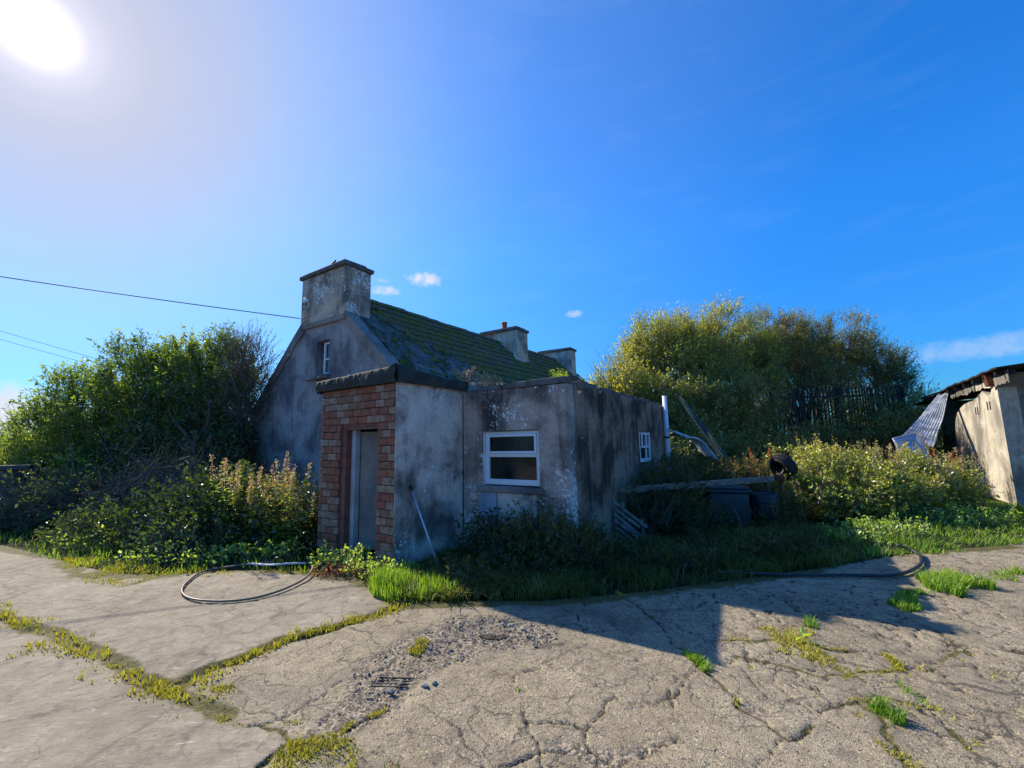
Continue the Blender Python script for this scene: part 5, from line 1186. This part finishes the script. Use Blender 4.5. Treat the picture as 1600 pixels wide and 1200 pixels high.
FOL('willow_tree', 'darker willow with brownish tips over the slatted fence', 'tree', [(11.7,18.4,5.6,2.0,1.72,1.45),(14.5,19.01,5.2,2.05,1.72,1.6),(12.4,18.0,3.9,2.3,1.19,1.3),(10.6,17.9,4.6,1.1,1.0,1.3)], 8170, 9, (0.104,.24), 'leaf_willow_dark', .46, .7, outw=.6, clumpy=.5, trunk=(12.8,18.7,0), seed=102, limb_r=.10, limbs=10, shell=.6, tw_r=.006, bright=.05)
FOL('willow_tree', 'low dark willow at the right next to the shed roof', 'tree', [(16.5,18.85,4.1,1.45,1.30,1.6),(16.38,18.07,1.99,1.56,1.04,1.43)], 3000, 9, (0.104,.26), 'leaf_willow_dark', .48, .9, outw=.6, trunk=(16.6,18.7,0), seed=103, limb_r=.08, limbs=8, shell=.6, tw_r=.006)
FOL('sallow_bush', 'yellow green bush directly behind the extension', 'shrub', [(4.03,15.13,3.19,1.34,0.98,1.16),(5.12,15.01,2.45,1.46,0.98,1.22),(3.17,15.37,2.45,0.73,0.73,1.10)], 3360, 8, (0.094,.45), 'leaf_yellow', .4, .8, trunk=(4.3,15.2,0), seed=104, limb_r=.05, limbs=6, tw_r=.005)
FOL('sallow_bush', 'dense dull green bush under the pale willow', 'shrub', [(6.48,15.12,2.44,1.68,0.96,1.20),(8.28,15.36,2.44,1.44,0.84,1.20),(5.52,14.16,1.48,1.20,0.72,1.08)], 4200, 8, (0.090,.45), 'leaf_willow_dark', .38, .7, trunk=(7.1,15.2,0), seed=105, limb_r=.05, limbs=6)
FOL('undergrowth', 'dark undergrowth below the willows', 'undergrowth', [(5.82,13.66,0.86,1.79,0.78,0.86),(8.29,14.11,0.86,1.68,0.67,0.86),(10.98,15.01,0.91,1.79,0.56,0.91),(13.44,14.78,1.24,1.34,0.78,1.14),(4.37,12.77,0.74,0.90,0.67,0.74)], 4290, 8, (0.104,.5), 'leaf_willow_dark', .4, .7, trunk=(8.1,14.1,0), seed=106, limb_r=.03, limbs=4)
FOL('ivy_on_fence', 'green creeper hanging over the slatted fence', 'creeper', [(12.6,16.15,2.5,1.3,0.20,0.65),(11.4,16.2,1.7,1.2,.2,.5),(13.9,16.06,2.3,0.9,0.25,1.1),(14.88,15.88,1.97,0.62,0.38,1.25)], 1900, 7, (.06,.6), 'leaf_willow_dark', .22, -.2, trunk=(12.8,16.2,0), seed=107, limb_r=.012, limbs=3)
FOL('sapling', 'thin bare topped sapling rising behind the far chimneys', 'tree', [(6.4,20.6,5.7,.7,.6,.7),(6.0,20.6,4.6,.8,.6,.8)], 330, 7, (.09,.4), 'leaf_willow', .5, 1.2, trunk=(6.2,20.6,0), seed=108, limb_r=.04, limbs=6, tw_r=.008)
FOL('sapling', 'sparse leafless bush right of the farthest chimney', 'shrub', [(3.74,15.29,3.69,0.88,0.66,0.88)], 160, 2, (.05,.4), 'leaf_yellow', .7, 1.1, trunk=(3.7,15.3,0), seed=109, limb_r=.02, limbs=5, tw_r=.005)
FOL('far_hedge', 'dark far hedge closing the gaps under the willows', 'hedge', [(7.0,22.5,2.0,3.2,.9,2.0),(12.5,23,2.2,3.4,.9,2.1),(18.5,23,2.0,3.4,.9,2.0),(24,22.5,1.6,3.2,.9,1.6)], 5200, 9, (.16,.5), 'leaf_willow_dark', .5, .6, trunk=(13,22.8,0), seed=112, limb_r=.05, limbs=3, shell=.9)
FOL('far_hedge', 'far hedge behind the left shrubs', 'hedge', [(-16,17,1.2,3,.9,1.3),(-21,16,1.2,3,.9,1.3),(-11,18,1.2,3,.9,1.4)], 2200, 9, (.15,.5), 'leaf_shrub', .5, .6, trunk=(-16,17,0), seed=113, limb_r=.05, limbs=3, shell=.9)
# plants on the extension roof
for i, (u, v, h_, mt, lb) in enumerate(((.35,1.72,.20,'seedhead','dry pale weed on the parapet above the front window'),(.15,1.75,.26,'seedhead','tall dry stalk growing on the flat roof by the porch'),(.72,1.72,.17,'leaf_bright','small green plant on the parapet above the window'),(-.35,1.9,.28,'seedhead','dry grassy weed where the porch roof meets the slates'),(-.9,2.3,.22,'leaf_nettle','dark green tuft growing on the slates behind the porch'),(1.95,1.62,.10,'leaf_bright','tiny green plant on the wall corner'))):
    p = hw(u, v, 2.40 if i != 5 else 2.5); 
    if i == 3: p.z = 2.55
    if i == 4: p.z = 2.72
    if i == 5: p = hw(1.7, 1.55, 2.5)
    weed('roof_weed', lb, p, h_ * 1.5, 16, (.05,.35), mt, 120 + i, .25, 10, 'seedhead' if mt == 'seedhead' else None, .15, base_spread=.12)
# ------------------------------------------------------------------ grass
LEFTV = [(-8.96,7.75),(-7.31,6.94),(-6.14,6.27),(-5.02,5.82),(-4.41,5.78),(-3.99,5.89),(-3.25,5.92),(-2.49,5.73),(-1.90,5.44),(-1.45,4.96),(-1.70,5.82),(-2.85,6.53),(-3.19,6.85),(-4.59,7.04),(-6.05,7.59),(-8.07,8.55),(-13.25,11.36),(-20,13)]
SHADE = [(-1.10,4.69),(-0.70,4.67),(-0.31,4.65),(0.22,4.62),(0.75,4.70),(1.31,4.80),(1.92,4.97),(2.51,5.16),(3.15,5.36),(3.84,5.57),(4.36,5.74),(5.00,6.65),(5.3,7.6),(4.9,8.1),(4.08,7.96),(2.49,7.40),(0.95,6.00),(0.6,5.9),(-0.89,6.6),(-1.50,5.66)]
SUNV = [(4.36,5.74),(5.08,5.99),(5.74,6.14),(6.55,6.33),(7.42,6.53),(9.9,7.7),(14,8.2),(14,11),(9.95,10.2),(7.93,8.5),(6.4,7.9),(5.27,7.9),(5.00,6.65)]
def crackpolys(pls, w):
    o = []
    for pl in pls:
        for (x1, y1), (x2, y2) in zip(pl[:-1], pl[1:]):
            dx, dy = x2 - x1, y2 - y1; l_ = math.hypot(dx, dy) or 1; nx, ny = -dy / l_ * w, dx / l_ * w
            o.append([(x1 + nx, y1 + ny), (x2 + nx, y2 + ny), (x2 - nx, y2 - ny), (x1 - nx, y1 - ny)])
    return o
def inhouse(x_, y_): return ~wallclip(np.stack([x_, y_], 1))
grass('verge_grass', 'bright ragged grass along the foot of the left hedge', [LEFTV], 36000, .15, 'grass_green', 201, lean=.7, clump=3, excl=inhouse)
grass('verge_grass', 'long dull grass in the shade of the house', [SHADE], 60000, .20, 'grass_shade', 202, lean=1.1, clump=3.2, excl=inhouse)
grass('verge_grass', 'bright sunlit grass in front of the right brambles', [SUNV], 44000, .11, 'grass_green', 203, lean=1.0, clump=3.4)
FOL('verge_weed', 'broad leaved weeds and clover mixed in the left verge', 'weed', [(-4.6,6.4,.03,1.2,.35,.16),(-6.9,7.4,.03,1.2,.35,.18),(-3.3,6.35,.03,.6,.25,.16)], 380, 6, (.055,.6), 'leaf_bright', .14, .8, trunk=(-4.6,6.4,0), seed=253, limbs=0)
FOL('verge_weed', 'broad leaved weeds at the foot of the right brambles', 'weed', [(5.9,7.2,.03,1.0,.4,.16),(8.0,8.0,.03,1.2,.45,.18),(5.0,6.6,.02,.5,.3,.12)], 600, 6, (.055,.6), 'leaf_bright', .14, .8, trunk=(5.9,7.2,0), seed=254, limbs=0)
FOL('verge_weed', 'shaded weeds mixed in the long grass before the extension', 'weed', [(1.8,5.7,.03,1.2,.35,.18),(3.4,6.3,.03,1.0,.5,.18),(-.2,5.2,.03,.8,.3,.15)], 1100, 6, (.055,.55), 'leaf_nettle', .16, .8, trunk=(1.8,5.7,0), seed=255, limbs=0)
grass('dry_straw', 'dead pale straws lying among the verge grass', [LEFTV, SHADE, SUNV], 4200, .24, 'seedhead', 256, lean=1.6, clump=3, width=.0025, excl=inhouse)
grass('grass_tuft', 'vivid green tuft of grass at the corner of the porch', [[(-1.62,4.95),(-1.66,5.35),(-1.40,5.62),(-0.95,5.45),(-0.61,4.78),(-0.85,4.58),(-1.31,4.50)]], 8500, .24, 'grass_green', 204, lean=.3, clump=2.2, excl=inhouse)
grass('joint_grass', 'yellow green grass growing in the joint of the left slabs', [[(-5.6,4.95),(-4.9,4.5),(-4.3,4.2),(-3.3,3.66),(-2.85,3.45),(-2.3,3.2),(-1.85,2.98),(-1.95,2.88),(-2.34,3.02),(-2.85,3.28),(-3.3,3.52),(-4.3,4.02),(-5.6,4.6)]], 11000, .055, 'grass_yellow', 205, clump=3.5)
grass('joint_grass', 'grass in the second joint running towards the porch', [[(-2.42,3.1),(-2.38,3.32),(-2.1,3.68),(-2.0,3.9),(-1.76,4.1),(-1.5,4.32),(-1.2,4.75),(-1.0,4.6),(-1.38,4.15),(-1.65,3.95),(-1.88,3.75),(-1.95,3.55),(-2.15,3.38),(-2.25,3.14)]], 7000, .06, 'grass_yellow', 206, clump=4)
grass('joint_moss', 'low raised moss filling the joints between the slabs', crackpolys([J1, J2], .05), 26000, .022, 'grass_yellow', 207, lean=.9, clump=5, width=.004)
CL = [[(3.77,4.48),(4.08,4.64),(4.16,4.46),(3.80,4.16),(3.54,4.12)],[(4.45,5.03),(5.02,5.11),(4.98,4.69),(4.46,4.44),(4.18,4.55)],[(5.54,5.32),(6.02,5.34),(5.45,4.86),(5.31,4.98)]]
names_ = ['vivid low grass patch where the shadow tip ends','tall pale grass patch right of the shadow tip','thin grass patch at the right edge of the yard']
for i, c_ in enumerate(CL): grass('grass_patch', names_[i], [c_], 3200 if i < 2 else 1100, .15 if i == 1 else .09, 'grass_green', 210 + i, lean=.5, clump=1.5)
CLM = [([(2.05,3.83),(2.43,4.01),(2.34,3.65),(2.34,3.25),(2.27,3.08),(2.11,3.18),(2.02,3.31),(1.88,3.46)],3000,.055,'grass_yellow','mossy patch with weeds in the middle of the cracked yard'),
 ([(2.04,2.82),(2.16,2.90),(2.17,2.75),(2.06,2.62),(2.02,2.69)],700,.10,'grass_green','bushy grass tuft at the lower right of the yard'),([(2.69,3.42),(2.72,3.33),(2.66,3.17),(2.57,3.20)],500,.04,'grass_yellow','small moss patch right of the mossy patch'),
 ([(-0.96,3.68),(-0.89,3.81),(-0.73,3.67),(-0.86,3.49)],900,.05,'grass_yellow','moss clump above the drain grate'),([(-1.28,2.56),(-1.03,2.60),(-0.71,2.49),(-0.61,2.30),(-1.20,2.30)],1700,.05,'grass_yellow','mossy weeds at the bottom edge of the rubble strip'),
 ([(-2.08,3.06),(-1.92,3.16),(-1.82,3.09),(-1.81,2.88),(-1.92,2.92)],900,.05,'grass_yellow','moss tuft beside the slab corner'),([(2.52,3.01),(2.67,3.04),(2.41,2.81),(2.37,2.84)],260,.06,'grass_green','thin grass tuft in the right cracks'),
 ([(1.24,3.48),(1.35,3.46),(1.31,3.21),(1.24,3.25)],420,.06,'grass_green','grass tuft at the tip of the porch shadow'),([(1.35,2.91),(1.45,2.81),(1.42,2.75),(1.32,2.81)],260,.05,'grass_yellow','small weed in the central crack'),
 ([(2.55,4.07),(2.64,4.00),(2.59,3.85),(2.45,3.88)],300,.07,'grass_green','grass tuft at the edge of the chimney shadow'),([(-.95,3.36),(-.88,3.42),(-.84,3.34),(-.9,3.3)],260,.04,'grass_yellow','yellow moss dot touching the drain grate'),
 ([(-.02,3.07),(.04,3.1),(.05,3.04),(0,3.02)],60,.04,'grass_green','lone weed in the middle of the concrete'),([(1.04,4.85),(1.14,4.6),(1.24,4.3),(1.16,4.3),(1.04,4.55),(.98,4.8)],260,.05,'grass_shade','grass in the shaded crack')]
for i, (cs_, n_) in enumerate((((CRACKS[5][:5], CRACKS[18], CRACKS[11]), 2600), ((CRACKS[14], CRACKS[16], CRACKS[12]), 2200), ((CRACKS[9], CRACKS[7], CRACKS[17], CRACKS[8]), 1800))):
    grass('crack_moss', ('moss and tiny grass in the long central crack', 'moss in the cracks left of the rubble strip', 'moss in the crazed cracks on the right of the yard')[i], crackpolys(cs_, .03), n_ * 3, .028, 'grass_yellow', 260 + i, lean=.8, clump=4, width=.003)
for i, (po, n_, h_, mt, lb) in enumerate(CLM): grass('grass_tuft', lb, [po], int(n_ * 1.6), h_, mt, 220 + i, lean=.6, clump=3, width=.004)
grass('moss_fringe', 'yellow moss fringe where the concrete meets the left verge', [[(-6.9,6.75),(-6.1,6.1),(-5.2,5.45),(-4.7,5.35),(-4.4,5.7),(-3.9,5.8),(-3.2,5.75),(-2.5,5.5),(-1.9,5.2),(-1.5,5.2),(-1.7,5.6),(-2.5,5.9),(-4.2,6.0),(-5.1,6.1),(-6.2,6.7)]], 20000, .05, 'grass_yellow', 240, clump=2.6, excl=inhouse)
FOL('ground_weed', 'low leafy weeds in front of the porch doorway', 'weed', [(-2.35,5.95,.03,.45,.22,.14),(-1.85,5.55,.03,.3,.2,.13),(-1.5,5.35,.02,.25,.2,.12)], 420, 6, (.045,.65), 'leaf_bright', .12, .8, trunk=(-2.2,5.9,0), seed=250, limbs=0, limb_r=.004)
FOL('ground_weed', 'creeping weeds with red stems on the concrete before the door', 'weed', [(-2.2,5.55,.02,.35,.12,.05)], 160, 4, (.03,.6), 'rust_weed', .12, .2, trunk=(-2.2,5.5,0), seed=251, limbs=0)
FOL('dandelion', 'flat rosette of broad green leaves in the mossy patch', 'weed', [(2.22,3.62,.015,.07,.06,.03)], 16, 4, (.07,.4), 'leaf_bright', .03, .3, trunk=(2.22,3.62,0), seed=252, limbs=0)
